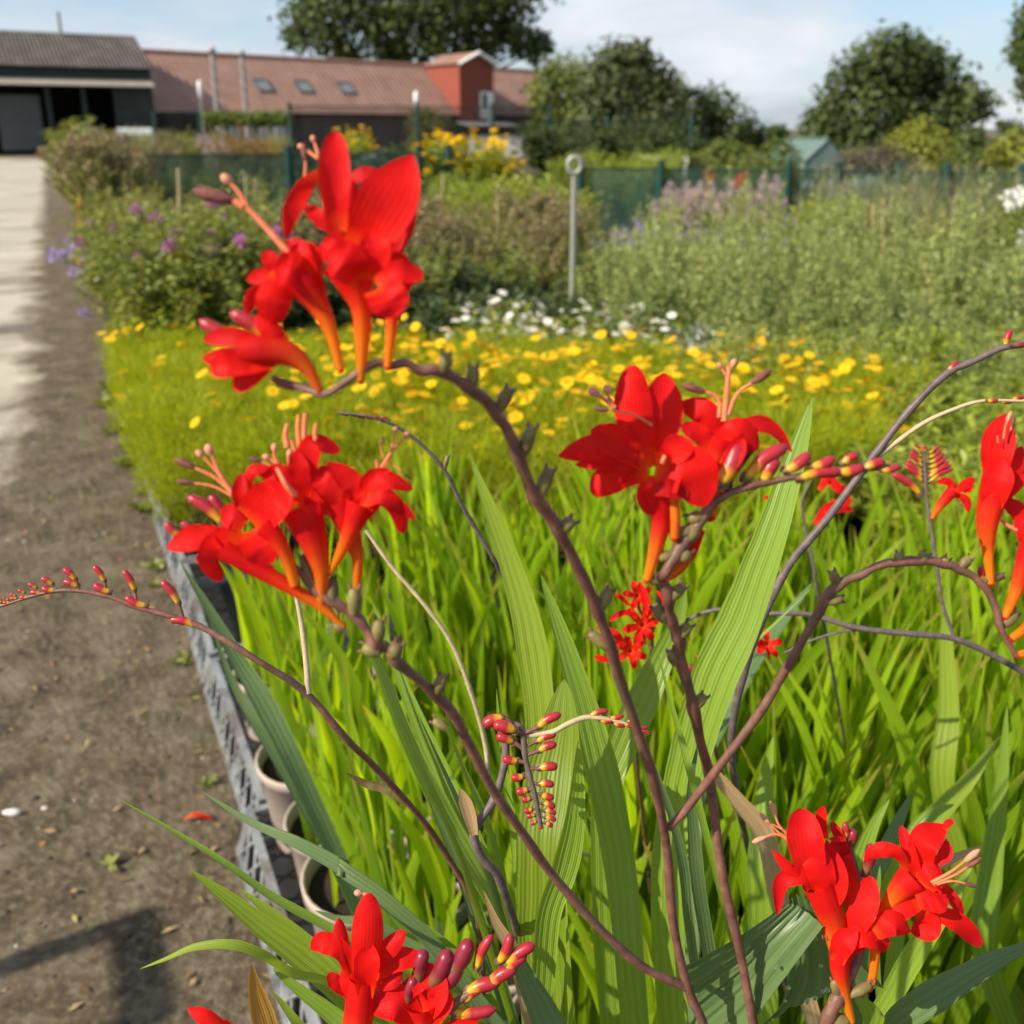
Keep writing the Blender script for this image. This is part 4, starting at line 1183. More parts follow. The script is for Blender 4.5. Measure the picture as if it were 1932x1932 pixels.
names = ["nearest the camera", "second from the camera", "third from the camera", "fourth from the camera", "fifth from the camera", "sixth from the camera", "seventh from the camera", "eighth from the camera"]
for i in range(8):
    s = -.62 + i * .618
    o = c0 if i == 0 else copy_tree(c0)
    q = bed(s, .205 + rnd.uniform(-.012, .012)); o.location = (q[0], q[1], .008); o.rotation_euler = (0, 0, BED_ANGLE + rnd.uniform(-.02, .02))
    tag(o, "grey lattice plastic crate along the path edge, %s" % names[i], "crate", "crates along the path edge")
# ------------------------------------------------------------------ hero crocosmias
m, nt, out = newmat("crocosmia_petal")
u, v = uvsep(nt)
base = ramp(nt, v, [(0.0, (.84, .36, .008)), (0.18, (.85, .26, .005)), (0.32, (.80, .070, .004)), (0.44, (.72, .008, .005)), (1.0, (.66, .004, .008))])
dk = mixc(nt, mathn(nt, "MULTIPLY", attr(nt), .75), base, (.34, .004, .012))
vein = mathn(nt, "SINE", mathn(nt, "MULTIPLY", mathn(nt, "ADD", u, mathn(nt, "MULTIPLY", noise(nt, 40, 2), .12)), 6.283 * 9))
lobe = noise(nt, 70, 3, .5)
nz = noise(nt, 240, 3, .6)
col = mixc(nt, mathn(nt, "MULTIPLY", mathn(nt, "ADD", vein, 1.0), .06), dk, (.36, .006, .010))
col = mixc(nt, mathn(nt, "MULTIPLY", nz, .16), col, (.86, .05, .02))
col = mixc(nt, ramp(nt, lobe, [(.5, (0, 0, 0)), (.7, (.45, .45, .45))]), col, (.52, .006, .016))
finish(nt, out, col, .55, .10, .38, mixc(nt, 1.0, col, (1.35, 1.2, 1.0), "MULTIPLY"), mathn(nt, "ADD", vein, mathn(nt, "MULTIPLY", nz, 3)), .10, .0004); M_PETAL = m
m, nt, out = newmat("crocosmia_bud")
u, v = uvsep(nt)
yg = ramp(nt, v, [(0.0, (.115, .045, .040)), (.10, (.20, .13, .03)), (.18, (.72, .44, .015)), (.34, (.66, .26, .012)), (.47, (.40, .024, .026)), (1.0, (.37, .014, .036))])
nz = noise(nt, 160, 4, .6)
col = mixc(nt, mathn(nt, "MULTIPLY", nz, .3), yg, (.12, .01, .018))
finish(nt, out, col, .36, .45, .12, None, nz, .15, .001); M_BUD = m
m, nt, out = newmat("crocosmia_bud_dark")
u, v = uvsep(nt)
yg = ramp(nt, v, [(0.0, (.10, .04, .04)), (.25, (.20, .09, .035)), (.45, (.20, .014, .026)), (1.0, (.24, .010, .032))])
finish(nt, out, mixc(nt, mathn(nt, "MULTIPLY", noise(nt, 160, 4, .6), .3), yg, (.08, .008, .016)), .36, .45, .08); M_BUDD = m
m, nt, out = newmat("purple_stem")
nz = noise(nt, 130, 5, .65); n2 = noise(nt, 22, 3, .6)
col = ramp(nt, nz, [(.3, (.085, .033, .026)), (.6, (.18, .078, .056)), (.8, (.28, .155, .105))])
col = mixc(nt, ramp(nt, n2, [(.5, (0, 0, 0)), (.68, (.7, .7, .7))]), col, (.11, .075, .045))
finish(nt, out, col, .5, .35, bump=nz, bstr=.25, bdist=.0008); M_STEM = m
m, nt, out = newmat("grey_stem")
nz = noise(nt, 130, 5, .65)
finish(nt, out, ramp(nt, nz, [(.3, (.062, .045, .046)), (.6, (.13, .095, .092)), (.8, (.20, .15, .135))]), .5, .35, bump=nz, bstr=.25, bdist=.0008); M_STEMG = m
M_STEMC = plain("cream_stem", (.46, .38, .22), (.34, .26, .16), 90, .5)
M_CALYX = plain("green_calyx", (.20, .19, .05), (.11, .055, .032), 130, .5, bstr=.3, bdist=.001)
M_STAMEN = plain("salmon_filament", (.66, .20, .09), (.58, .13, .05), 90, .5)
M_ANTHER = plain("brown_anther", (.22, .065, .05), (.10, .035, .035), 300, .7)
M_ANTHERP = plain("salmon_anther", (.62, .28, .18), (.50, .18, .11), 300, .7)
M_HLEAF = leafmat("crocosmia_blade", (.125, .215, .022), (.25, .38, .040), transl=.34, tboost=(1.55, 1.45, .5), rough=.38, spec=.4, stripes=4)
M_HLEAFD = leafmat("crocosmia_blade_blue", (.070, .128, .042), (.14, .21, .075), transl=.26, tboost=(1.4, 1.5, .6), rough=.38, spec=.4, stripes=4)
M_HLEAFB = leafmat("crocosmia_blade_bright", (.17, .25, .02), (.28, .38, .035), transl=.42, tboost=(1.4, 1.35, .5), rough=.40, stripes=4)
M_HLEAFO = leafmat("autumn_blade", (.30, .22, .03), (.46, .22, .05), transl=.4, tboost=(1.2, 1.0, .5), rough=.5, stripes=3)
M_HLEAFT = leafmat("dry_blade", (.34, .22, .10), (.46, .32, .16), transl=.3, tboost=(1.1, 1, .7), rough=.6, stripes=3)

class Crop:
    """Pixels of one enlarged crop of the photograph, at a depth d (m) along the lens axis."""
    def __init__(s, ox, oy, sc, d): s.ox, s.oy, s.sc, s.d = ox, oy, sc, d; s.k = d / (FPX * sc * 1.5652)
    def __call__(s, q, d=None):
        X, Y = q[0], q[1]; dz = q[2] * .001 if len(q) > 2 else 0.0
        return P((s.ox + X / s.sc) / 1.5652, (s.oy + Y / s.sc) / 1.5652, (d or s.d) + dz)
    def at(s, d): return Crop(s.ox, s.oy, s.sc, d)
VW = lambda d: Crop(0, 0, 1 / 1.5652, d)          # picture columns of the 1932 px overview

class Hero:
    def __init__(s, label, root, pot=True):
        s.e = empty("potted_crocosmia", root); s.root = np.array(root, float)
        tag(s.e, label, "potted plant")
        if pot: make_pot(s.e, M_POT_B, .095, .18)
    def stem(s, pts, r0, r1, mat=None, nodes=(), n=60, toroot=True, name="flower_stem"):
        """pts: world points from tip to base; the stem runs on down to the pot."""
        pts = [np.asarray(q, float) for q in pts]
        if toroot:
            rt = s.root + up * .14 + np.array([rnd.uniform(-.03, .03), rnd.uniform(-.03, .03), 0])
            last = pts[-1]; pts = pts + [last * .45 + rt * .55 + (last - pts[-2]) * .0, rt]
        pth = spline(pts, n); t = np.linspace(0, 1, n)
        rad = r0 + (r1 - r0) * np.minimum(1, t * 1.6)
        rad = rad * (1 + .07 * np.sin(t * 90 + r0 * 1e5))
        for nd in nodes:                                   # joints swell where a flower or branch leaves the stem
            dist = np.linalg.norm(pth - np.asarray(nd[0]), axis=1); rad = rad * (1 + .26 * np.exp(-(dist / .0055) ** 2))
            k_ = int(np.argmin(dist)); off = np.asarray(nd[1]) - np.asarray(nd[0])
            pth = pth - nrm(off) * (.0006 * np.exp(-(np.abs(np.arange(n) - k_) / 1.6) ** 2))[:, None]
        mb = MB(); tube(mb, pth, rad, 12)
        for nd in nodes:                                   # (base, tip, radius) little dry calyces left where flowers fell
            a, b, r = np.asarray(nd[0]), np.asarray(nd[1]), nd[2]
            q = spline([a, a * .4 + b * .6, b], 8)
            tube(mb, q, r * np.array([.75, .95, 1.1, 1.15, 1.1, 1.0, .9, .55]), 9, m=1)
            dd = nrm(b - a); sd = nrm(np.cross(dd, -FWD))
            for kx in (-1, 1):
                tip = b + dd * r * (.5 + .25 * kx) + sd * r * (.55 * kx)
                tube(mb, spline([b - dd * r * .4 + sd * r * .5 * kx, b + dd * r * .6 + sd * r * .8 * kx, tip], 5), np.linspace(r * .35, r * .07, 5), 5, m=0)
        s.last = mb.build(name, [mat or M_STEM, M_CALYX], s.e, s.root); return s.last
    def flower(s, stem, K, tubes=(), petals=(), stam=(), sty=(), tint=.25):
        mb = MB(); k = K.k
        for tb in tubes:
            pts = [K(q) for q in tb[0]]; pth = spline(pts, 16)
            rr = np.interp(np.linspace(0, 1, 16), np.linspace(0, 1, len(tb[1])), np.array(tb[1], float) * k)
            v1 = tb[2] if len(tb) > 2 else .62
            tube(mb, pth, rr, 14, 0, v1, tint + .15, 0, cap=False)
            ellipsoid(mb, pth[0], rr[0], rr[0], rr[0], tint=tint)
        for pt in petals:
            pts = list(pt[0]); W = pt[1] * k; roll = pt[2] if len(pt) > 2 else rnd.uniform(-22, 22); tn = pt[3] if len(pt) > 3 else tint + rnd.uniform(-.2, .3)
            shp = pt[4] if len(pt) > 4 else .55
            pp = [K(q) for q in pts]
            n = 18; pth = spline(pp, n)
            if all(len(q) == 2 for q in pts):              # natural arch towards the viewer when no depth is given
                L = np.linalg.norm(pp[-1] - pp[0]); t = np.linspace(0, 1, n)
                pth = pth - FWD * (np.sin(t * math.pi) * L * rnd.uniform(.05, .16))[:, None] + FWD * (t ** 2 * L * rnd.uniform(-.10, .16))[:, None]
            t = np.linspace(0, 1, n)
            w = (shp + (1 - shp) * np.sin(np.minimum(1, t / .62) * math.pi / 2)) * np.clip(1 - np.clip((t - .52) / .485, 0, 1) ** 2.0, 0, 1) ** (pt[5] if len(pt) > 5 else rnd.choice([.5, .6, .75, .9])) + .03
            nh = nrm(CAM - pth + np.array([0, 0, .10]))
            ribbon(mb, pth, W * w, nh, 9, cup=rnd.uniform(.12, .38) * (1 if rnd.random() < .75 else -1), roll=roll + np.linspace(-6, 6, n) * rnd.uniform(-1.5, 1.5), v0=.30, v1=1.0, tint=tn, wave=.05, pleat=.004, npleat=3)
        for st in stam:
            pth = spline([K(q) for q in st[0]], 12); r = st[1] * k * .5
            tube(mb, pth, np.linspace(r * 1.1, r * .75, 12), 7, m=1)
            if len(st) > 2:
                a, b = pth[-1], pth[-1] + nrm(pth[-1] - pth[-4]) * r * (9 if st[2] != "s" else 4)
                mt = {"b": 2, "p": 3, "s": 3}[st[2]]
                tube(mb, spline([a - (b - a) * .3, a + (b - a) * .4, b], 7), r * np.array([.8, 1.5, 1.9, 2, 1.9, 1.5, .6]), 7, m=mt)
        o = mb.build("flower", [M_PETAL, M_STAMEN, M_ANTHER, M_ANTHERP], stem, s.root); return o
    def bud(s, stem, K, a, b, wpx, dark=False, bend=.12, foot=None):
        wpx *= rnd.uniform(.9, 1.08); A, B = K(a), K(b); L = np.linalg.norm(B - A); r = wpx * K.k * .45
        sd = nrm(np.cross(B - A, -FWD)); mid = (A + B) / 2 + sd * L * bend * (1 if rnd.random() < .5 else -1) * .6
        pth = spline([A, mid, B], 14); t = np.linspace(0, 1, 14)
        rad = r * np.interp(t, [0, .08, .20, .38, .60, .84, .95, 1], [.40, .50, .68, .90, 1.0, .88, .62, .16])
        mb = MB(); tube(mb, pth, rad, 11, 0, 1)
        for sg in (-1, 1):                                  # calyx bracts hugging the foot
            q = spline([A, A + (pth[2] - A) * .6 + sd * sg * r * .45, pth[3] + sd * sg * r * .62], 7)
            ribbon(mb, q, r * 1.0 * np.array([.8, 1, 1, .9, .7, .45, .08]), nrm(CAM - A), 3, -.3, m=1)
        if foot is not None: tube(mb, spline([K(foot), A], 5), r * .42, 7, m=1)
        return mb.build("bud", [M_BUDD if dark else M_BUD, M_STEM], stem, s.root)
    def leaf(s, pts, wmax, mat, roll=0.0, cup=.18, pleat=.03, wide_at=.45, toroot=True, tint=None, face=None, n=34, cols=13, endw=.6, npl=4):
        """pts: world points from the tip down."""
        pts = [np.asarray(q, float) for q in pts]
        if toroot:
            rt = s.root + up * .15 + np.array([rnd.uniform(-.05, .05), rnd.uniform(-.05, .05), 0]); pts = pts + [(pts[-1] + rt) * .5 + nrm(pts[-1] - pts[-2]) * np.linalg.norm(rt - pts[-1]) * .22, rt]
        pth = spline(pts, n); t = np.linspace(0, 1, n)
        W = wmax * np.where(t < wide_at, (t / wide_at) ** .72, 1 - (1 - endw) * (np.maximum(0, t - wide_at) / (1 - wide_at)) ** 1.3) + wmax * .015
        nh = nrm(CAM - pth + np.array([0, 0, .2])) if face is None else np.tile(nrm(face), (n, 1))
        mb = MB()
        ribbon(mb, pth, W, nh, cols, cup=cup, pleat=pleat * .55, npleat=npl, roll=roll, transport=True, tint=rnd.uniform(.2, .8) if tint is None else tint)
        return mb.build("leaf", mat, s.e, s.root)

VP = lambda px, py, d: P(px, py, d)
C1 = Crop(500, 350, 2.2725, .315); C2 = Crop(450, 1200, 2.415, .36); C3 = Crop(1600, 1050, 1.7564, .385)
C4 = Crop(2550, 1200, 2.4156, .43); C5 = Crop(2200, 2350, 2.3447, .49); C6 = Crop(500, 2550, 1.61, .50)
C7 = Crop(1300, 1900, 2.415, .56); C8 = Crop(1700, 1600, 2.76, .60); C9 = Crop(0, 1500, 1.8867, .53); C10 = Crop(0, 2200, 1.8867, .60); C11 = Crop(2000, 600, 1.8867, .66)

# ============ plant A: the tall forked stem
A = Hero("tall crocosmia whose forked brown stem carries red flower clusters above the yellow daisies", (.15, .60, 0))
k1, k2 = C1.k, C2.k
S1 = A.stem([C1((700, 1740, 4)), C1((900, 1810, 3)), C1((1050, 1850)), C1((1170, 1780)), C1((1280, 1700)), C1((1400, 1640, 2)), C1((1480, 1660, 3)), C1((1590, 1640, 4)), C1((1680, 1690, 6)), C1((1818, 1690, 8)),
             VP(905, 745, .333), VP(945, 790, .342), VP(975, 850, .35), VP(1005, 925, .36), VP(1055, 1000, .372), VP(1090, 1070, .384), VP(1132, 1160, .40), VP(1165, 1270, .42), VP(1200, 1370, .438), VP(1235, 1480, .455), VP(1258, 1600, .475), VP(1270, 1740, .487), VP(1300, 1870, .497), VP(1335, 1960, .505)],
            .0011, .00245, n=150,
            nodes=[(VP(838, 700, .322), VP(842, 668, .32), .0022), (VP(892, 726, .33), VP(893, 690, .328), .0022), (VP(940, 775, .341), VP(962, 733, .337), .0024), (VP(985, 862, .352), VP(1004, 805, .348), .0025),
                   (VP(1018, 935, .362), VP(1038, 884, .36), .0026), (VP(1058, 1000, .372), VP(1082, 980, .372), .0026), (VP(1130, 1150, .398), VP(1152, 1110, .398), .0026), (VP(1150, 1222, .41), VP(1112, 1195, .41), .0026)])
# cluster 1
A.flower(S1, C1, tubes=[([(1010, 1830), (930, 1680), (800, 1580), (620, 1560), (480, 1570)], [24, 48, 85, 110, 100])],
    petals=[([(720, 1560), (460, 1470), (215, 1480)], 130, 10, .6), ([(700, 1620), (520, 1640), (225, 1600)], 210, -10, .3), ([(660, 1660, 0), (520, 1740, -3), (430, 1815, 0)], 150, 5, .2), ([(620, 1640, -2), (400, 1650, -6), (270, 1690, -4)], 180, 0, .2), ([(760, 1580), (600, 1560), (440, 1520)], 170, 0, .9)], tint=.5)
A.flower(S1, C1, tubes=[([(1150, 1690), (1090, 1450), (1010, 1270), (910, 1120), (820, 1010)], [26, 42, 68, 118, 130])],
    petals=[([(960, 1080), (870, 930), (800, 810)], 190, 15, .3), ([(980, 1080), (920, 930), (880, 830)], 210, -10, .2), ([(860, 1090), (680, 1060), (515, 1080)], 115, 10, .2), ([(780, 1040), (690, 960), (655, 885)], 115, 0, .25),
            ([(770, 1060, -2), (700, 1210, -8), (690, 1385, -4)], 225, 0, .1, .75), ([(700, 1120), (570, 1180), (515, 1310)], 90, 20, .3), ([(930, 1090, -4), (820, 1020, -9), (720, 1000, -8)], 240, 0, .15), ([(1020, 1200), (940, 1090), (960, 960)], 190, -8, .25)],
    stam=[([(800, 900), (640, 720), (515, 590)], 46), ([(520, 590), (470, 500), (400, 425)], 34, "s"), ([(500, 590), (430, 555), (380, 540)], 50, "b")])
A.flower(S1, C1, tubes=[([(1285, 1760), (1295, 1520), (1290, 1280), (1250, 1120), (1200, 980)], [24, 50, 66, 120, 170])],
    petals=[([(1130, 760, 0), (1110, 400, -4), (1112, 88, 0)], 205, 0, .12), ([(1010, 370, 8), (900, 470, 0), (820, 620, -2), (785, 815, 2)], 125, 12, .1), ([(1140, 780), (1020, 680), (905, 565)], 120, -15, .4),
            ([(1270, 920, 0), (1440, 600, -8), (1635, 245, -4)], 390, 0, -.1, .6, .95), ([(1480, 960, 12), (1560, 760, 14), (1645, 540, 12)], 150, 0, .8), ([(1270, 1040), (1150, 900), (1010, 840)], 220, 0, .1),
            ([(1300, 1100, -5), (1180, 960, -12), (1060, 900, -10)], 260, 10, .2), ([(1190, 430, 18), (1320, 370, 16), (1440, 400, 18)], 140, 30, .8), ([(1200, 800, 10), (1180, 600, 12), (1240, 420, 14)], 200, -10, .6), ([(1330, 1080, -5), (1380, 900, -9), (1340, 760, -8)], 210, 0, .1), ([(1230, 1060), (1330, 960), (1480, 860)], 220, 0, .3)],
    stam=[([(1000, 270, 10), (930, 220, 12), (900, 200, 12)], 22, "s"), ([(1000, 250, 10), (980, 180, 12), (970, 150, 12)], 20, "s"), ([(910, 400, 12), (915, 320, 12), (910, 260, 12)], 22, "b")])
A.flower(S1, C1, tubes=[([(1465, 1670), (1490, 1420), (1500, 1290), (1470, 1180)], [24, 38, 52, 80])],
    petals=[([(1390, 1110, -6), (1540, 1030, -9), (1705, 1062, -6)], 160, 10, .1), ([(1400, 1130, -8), (1470, 1220, -12), (1510, 1335, -10)], 260, 0, .05, .75), ([(1370, 1080), (1500, 970), (1610, 950)], 120, -20, .35), ([(1460, 1180), (1560, 1130), (1620, 1060)], 130, 15, .7)])
A.bud(S1, C1, (640, 1520, 6), (198, 1350, 6), 112); A.bud(S1, C1, (690, 1500, 8), (408, 1300, 8), 112)
A.flower(S1, C1, petals=[([(780, 1510), (690, 1420), (590, 1320)], 140, 0, .1)])
A.bud(S1, C1, (940, 1800, 4), (680, 1740, 6), 74, True)

# left fork, cluster 2
S2 = A.stem([C2((1000, 1130)), C2((1060, 1190)), C2((1150, 1300)), C2((1280, 1390)), C2((1420, 1470, 2)), C2((1520, 1580, 3)), C2((1600, 1700, 5)), VP(728, 1220, .385), VP(748, 1246, .39), VP(842, 1330, .41), VP(885, 1405, .425), VP(930, 1490, .44), VP(985, 1570, .455), VP(1038, 1645, .47), VP(1130, 1750, .482), VP(1215, 1825, .490), VP(1292, 1862, .496)],
            .0012, .0023, n=130, toroot=False,
            nodes=[(C2((1440, 1480)), C2((1440, 1300)), .0026), (C2((1600, 1690, 4)), C2((1620, 1520, 4)), .0026), (C2((1620, 1760, 4)), C2((1500, 1720, 4)), .0024), (C2((1700, 1790, 5)), C2((1760, 1690, 5)), .0026), (C2((1150, 1300)), C2((1070, 1060, 4)), .0022), (C2((1280, 1390)), C2((1275, 1230, 3)), .0022), (C2((1370, 1600)), C2((1300, 1560)), .0016),
                   (VP(822, 1310, .405), VP(836, 1275, .402), .0026), (VP(845, 1375, .415), VP(818, 1358, .415), .0022), (VP(748, 1246, .39), VP(748, 1205, .388), .0024)])
A.flower(S2, C2, tubes=[([(1365, 1575), (1220, 1440), (1000, 1300), (720, 1140), (520, 1010)], [20, 34, 48, 66, 90])],
    petals=[([(560, 930), (330, 930), (108, 1010)], 185, 0, .05), ([(640, 940, -2), (450, 960, -4), (400, 1090, -4), (492, 1245, 0)], 150, 15, .1), ([(440, 1030), (350, 1080), (305, 1090)], 85, 0, .3), ([(700, 1020), (560, 960), (480, 860)], 140, -10, .2), ([(860, 1170), (620, 1040), (470, 1010)], 110, 0, .9)],
    stam=[([(600, 650), (510, 530), (415, 330)], 32, "s"), ([(600, 650), (450, 510), (270, 425)], 28, "b"), ([(590, 650), (430, 570), (270, 545)], 22, "b"), ([(520, 540), (430, 430), (350, 350)], 26, "s")])
A.flower(S2, C2, tubes=[([(1018, 1275, -4), (960, 1090, -5), (880, 930, -6), (800, 850, -6)], [34, 46, 62, 80])],
    petals=[([(700, 830, -4), (830, 690, -10), (980, 610, -8)], 310, 0, .0, .85), ([(720, 790), (780, 650), (850, 560)], 220, 0, .05), ([(700, 880, -4), (770, 1000, -9), (870, 1110, -8)], 250, 0, .05, .75), ([(700, 800), (640, 640), (645, 475)], 110, 10, .5), ([(670, 580), (720, 460), (840, 430)], 100, 25, .4), ([(660, 850), (570, 790), (490, 830)], 190, 0, .15)])
A.flower(S2, C2, tubes=[([(1205, 1410), (1205, 1180), (1140, 940), (1060, 720)], [32, 58, 105, 150])],
    petals=[([(1060, 720, 0), (1090, 500, 0), (1150, 270, -2), (1335, 320, 4)], 170, 10, .15), ([(1050, 660), (960, 500), (850, 415)], 130, -10, .35), ([(1000, 620), (900, 510), (700, 440)], 110, 10, .3), ([(1100, 660), (1060, 450), (1030, 310)], 140, 0, .3), ([(1020, 700), (940, 640), (860, 640)], 180, 0, .3), ([(1120, 760), (1180, 620), (1230, 420)], 170, 0, .2)],
    stam=[([(1040, 370), (990, 240)], 34), ([(965, 290), (950, 200), (965, 125)], 44), ([(1060, 320), (1040, 180), (1045, 60)], 38), ([(1090, 300), (1085, 160), (1092, 50)], 40), ([(1165, 240), (1160, 180), (1172, 120)], 34), ([(1020, 630, -10), (960, 570, -12), (890, 440, -10)], 38), ([(900, 420), (870, 350), (870, 310)], 24, "s"), ([(900, 420), (850, 380), (830, 370)], 24, "s"), ([(980, 420), (970, 370), (975, 350)], 24, "s"), ([(890, 450), (820, 410), (760, 390)], 18, "b")])
A.flower(S2, C2, tubes=[([(1265, 1195), (1360, 1010), (1440, 830), (1490, 690)], [20, 44, 76, 110]), ([(1458, 1300, 4), (1462, 1080, 4), (1400, 860, 4), (1340, 680, 4)], [26, 44, 80, 120])],
    petals=[([(1480, 700, 0), (1640, 640, -4), (1750, 740, -2), (1790, 905, 4)], 140, 10, .35), ([(1560, 660), (1720, 690), (1870, 805)], 105, -10, .3), ([(1530, 640), (1660, 520), (1860, 590)], 150, 15, .2), ([(1450, 700), (1430, 560), (1250, 395)], 170, 0, .25), ([(1350, 720), (1250, 560), (1160, 500)], 150, 0, .5), ([(1290, 760), (1220, 690), (1170, 660)], 150, 0, .15), ([(1500, 660), (1560, 520), (1700, 450)], 120, 0, .1), ([(1400, 760), (1440, 660), (1410, 560)], 180, 0, -.1), ([(1420, 820), (1500, 740), (1640, 650)], 160, 0, .3)],
    stam=[([(1620, 460), (1710, 320), (1800, 220)], 24, "s"), ([(1610, 470), (1600, 380)], 26), ([(1650, 450), (1710, 300), (1730, 185)], 20, "s"), ([(1650, 370), (1630, 300), (1635, 270)], 12, "b"), ([(1720, 410), (1770, 460), (1810, 490)], 10, "b")])
A.bud(S2, C2, (520, 850, 4), (248, 640, 4), 92); A.bud(S2, C2, (570, 820, 6), (415, 620, 6), 100); A.bud(S2, C2, (210, 930, 6), (95, 825, 6), 70); A.bud(S2, C2, (300, 900, 8), (205, 830, 8), 60)
# right branch, cluster 4
S4 = A.stem([C4((1090, 1780)), C4((1000, 1620)), C4((930, 1400)), C4((840, 1260)), C4((690, 1160)), C4((540, 1110)), C4((300, 1100)), C4((100, 1140)), VP(1625, 1085, .43), VP(1580, 1103, .432), VP(1540, 1165, .437), VP(1490, 1250, .443), VP(1440, 1335, .449), VP(1350, 1455, .458), VP(1300, 1520, .466), VP(1262, 1562, .471)],
            .0013, .0021, n=110, toroot=False,
            nodes=[(C4((250, 1110)), C4((255, 1040)), .0020), (C4((400, 1110)), C4((450, 1050)), .0022), (C4((690, 1150)), C4((760, 1080)), .0022), (C4((860, 1240)), C4((1000, 1210, 4)), .0018), (VP(1580, 1103, .432), VP(1570, 1078, .431), .0022), (VP(1560, 1135, .434), VP(1590, 1130, .434), .0022), (C4((1000, 1560)), C4((1090, 1470, 3)), .0026), (C4((560, 1120)), C4((600, 1080)), .002)])
A.flower(S4, C4, tubes=[([(908, 1262), (890, 1050), (880, 850), (930, 620), (965, 480)], [26, 36, 72, 100, 105])],
    petals=[([(930, 560, 0), (960, 280, -4), (1015, 50, -2)], 215, 0, .25), ([(970, 600), (1050, 430), (1135, 285)], 140, -15, .25), ([(960, 680), (1060, 520), (1145, 420)], 140, 10, .35), ([(900, 760, -2), (960, 540, -8), (1000, 380, -6)], 190, 0, .1), ([(940, 700), (930, 480), (900, 300)], 130, 20, .4)],
    stam=[([(1000, 230, -8), (1010, 150, -8), (1030, 95, -8)], 14, "p"), ([(1050, 170, -8), (1060, 130, -8)], 14, "b"), ([(960, 260, -8), (955, 210, -8)], 10)])
A.flower(S4, C4, tubes=[([(1010, 1505), (1090, 1310), (1150, 1120), (1230, 900)], [24, 44, 60, 90]), ([(1055, 1660), (1180, 1560), (1300, 1400)], [26, 36, 60]), ([(1100, 1775), (1200, 1745), (1350, 1650)], [24, 30, 50])],
    petals=[([(1150, 900), (1090, 740), (990, 670)], 120, 10, .35), ([(1160, 1000), (1130, 860), (1140, 700)], 130, 0, .4), ([(1230, 900), (1280, 760), (1400, 700)], 150, 0, .2)],
    stam=[([(1090, 880), (1030, 850), (985, 810)], 34)])
A.bud(S4, C4, (860, 1250, 6), (840, 1140, 6), 60)

# ============ plant B: cluster 3 with its tail of buds
B = Hero("crocosmia with a red flower cluster running out into a level tail of buds", (.34, .66, 0))
S3 = B.stem([C3((1860, 575, 4)), C3((1600, 592, 3)), C3((1400, 615, 2)), C3((1200, 652)), C3((1010, 700)), C3((880, 775)), C3((790, 900)), C3((700, 1020)), C3((640, 1130)), C8((690, 300), .40), C8((765, 440), .405), C8((758, 580), .412), C8((800, 690), .417), C8((845, 790), .422), C8((850, 950), .43), C8((900, 1120), .437), C8((960, 1330), .447), C8((1010, 1600), .46), C8((1085, 1900), .477), VP(1365, 1660, .487), VP(1395, 1790, .496), VP(1425, 1950, .508)],
            .0012, .0026, n=140,
            nodes=[(C8((770, 470), .405), C8((880, 350), .403), .0024), (C8((735, 640), .414), C8((650, 520), .412), .0030), (C8((845, 770), .42), C8((930, 670), .419), .0026), (C8((815, 1000), .43), C8((770, 880), .428), .0024), (C8((965, 1350), .448), C8((1050, 1250), .446), .0026), (C8((700, 330), .40), C8((590, 290), .40), .0022),
                   (C3((800, 900)), C3((690, 930)), .0026), (C3((700, 1030)), C3((600, 1050)), .0022), (C3((840, 830)), C3((760, 850)), .0026), (C3((720, 1060)), C3((760, 1010)), .0026), (C3((760, 960)), C3((800, 880)), .0028)])
B.flower(S3, C3, tubes=[([(545, 1165), (590, 1000), (620, 860), (600, 700)], [20, 36, 52, 85]), ([(690, 945, -3), (692, 840, -3), (680, 720, -3)], [22, 27, 30], .2), ([(640, 1165, 4), (760, 1050, 6), (810, 900, 8)], [12, 28, 40])],
    petals=[([(560, 580, 0), (480, 310, 0), (468, 52, 4)], 195, 0, -.1), ([(560, 570, 2), (620, 320, 2), (635, 90, 6)], 215, 0, -.1), ([(540, 560), (390, 450), (255, 385)], 170, 0, .05), ([(540, 590), (310, 480), (88, 522)], 150, 10, .1), ([(550, 600), (380, 620), (255, 712)], 165, 0, .05), ([(570, 620), (560, 720), (548, 825)], 145, 0, .05), ([(590, 600, -3), (760, 600, -9), (850, 780, -6)], 265, 0, .05, .7), ([(440, 600), (290, 560), (175, 568)], 65, 0, .2), ([(520, 600), (440, 560), (330, 560)], 200, 0, .05), ([(640, 560, -4), (700, 480, -6), (740, 420, -2)], 150, 0, .1), ([(580, 700, -8), (660, 690, -10), (760, 720, -8)], 95, 0, 1.1)],
    stam=[([(570, 360, -6), (460, 300, -8), (330, 280, -6)], 14, "b"), ([(380, 270), (330, 230), (285, 200)], 26, "s"), ([(370, 250), (345, 210), (340, 190)], 20, "s"), ([(620, 560, -9), (640, 520, -9)], 30)])
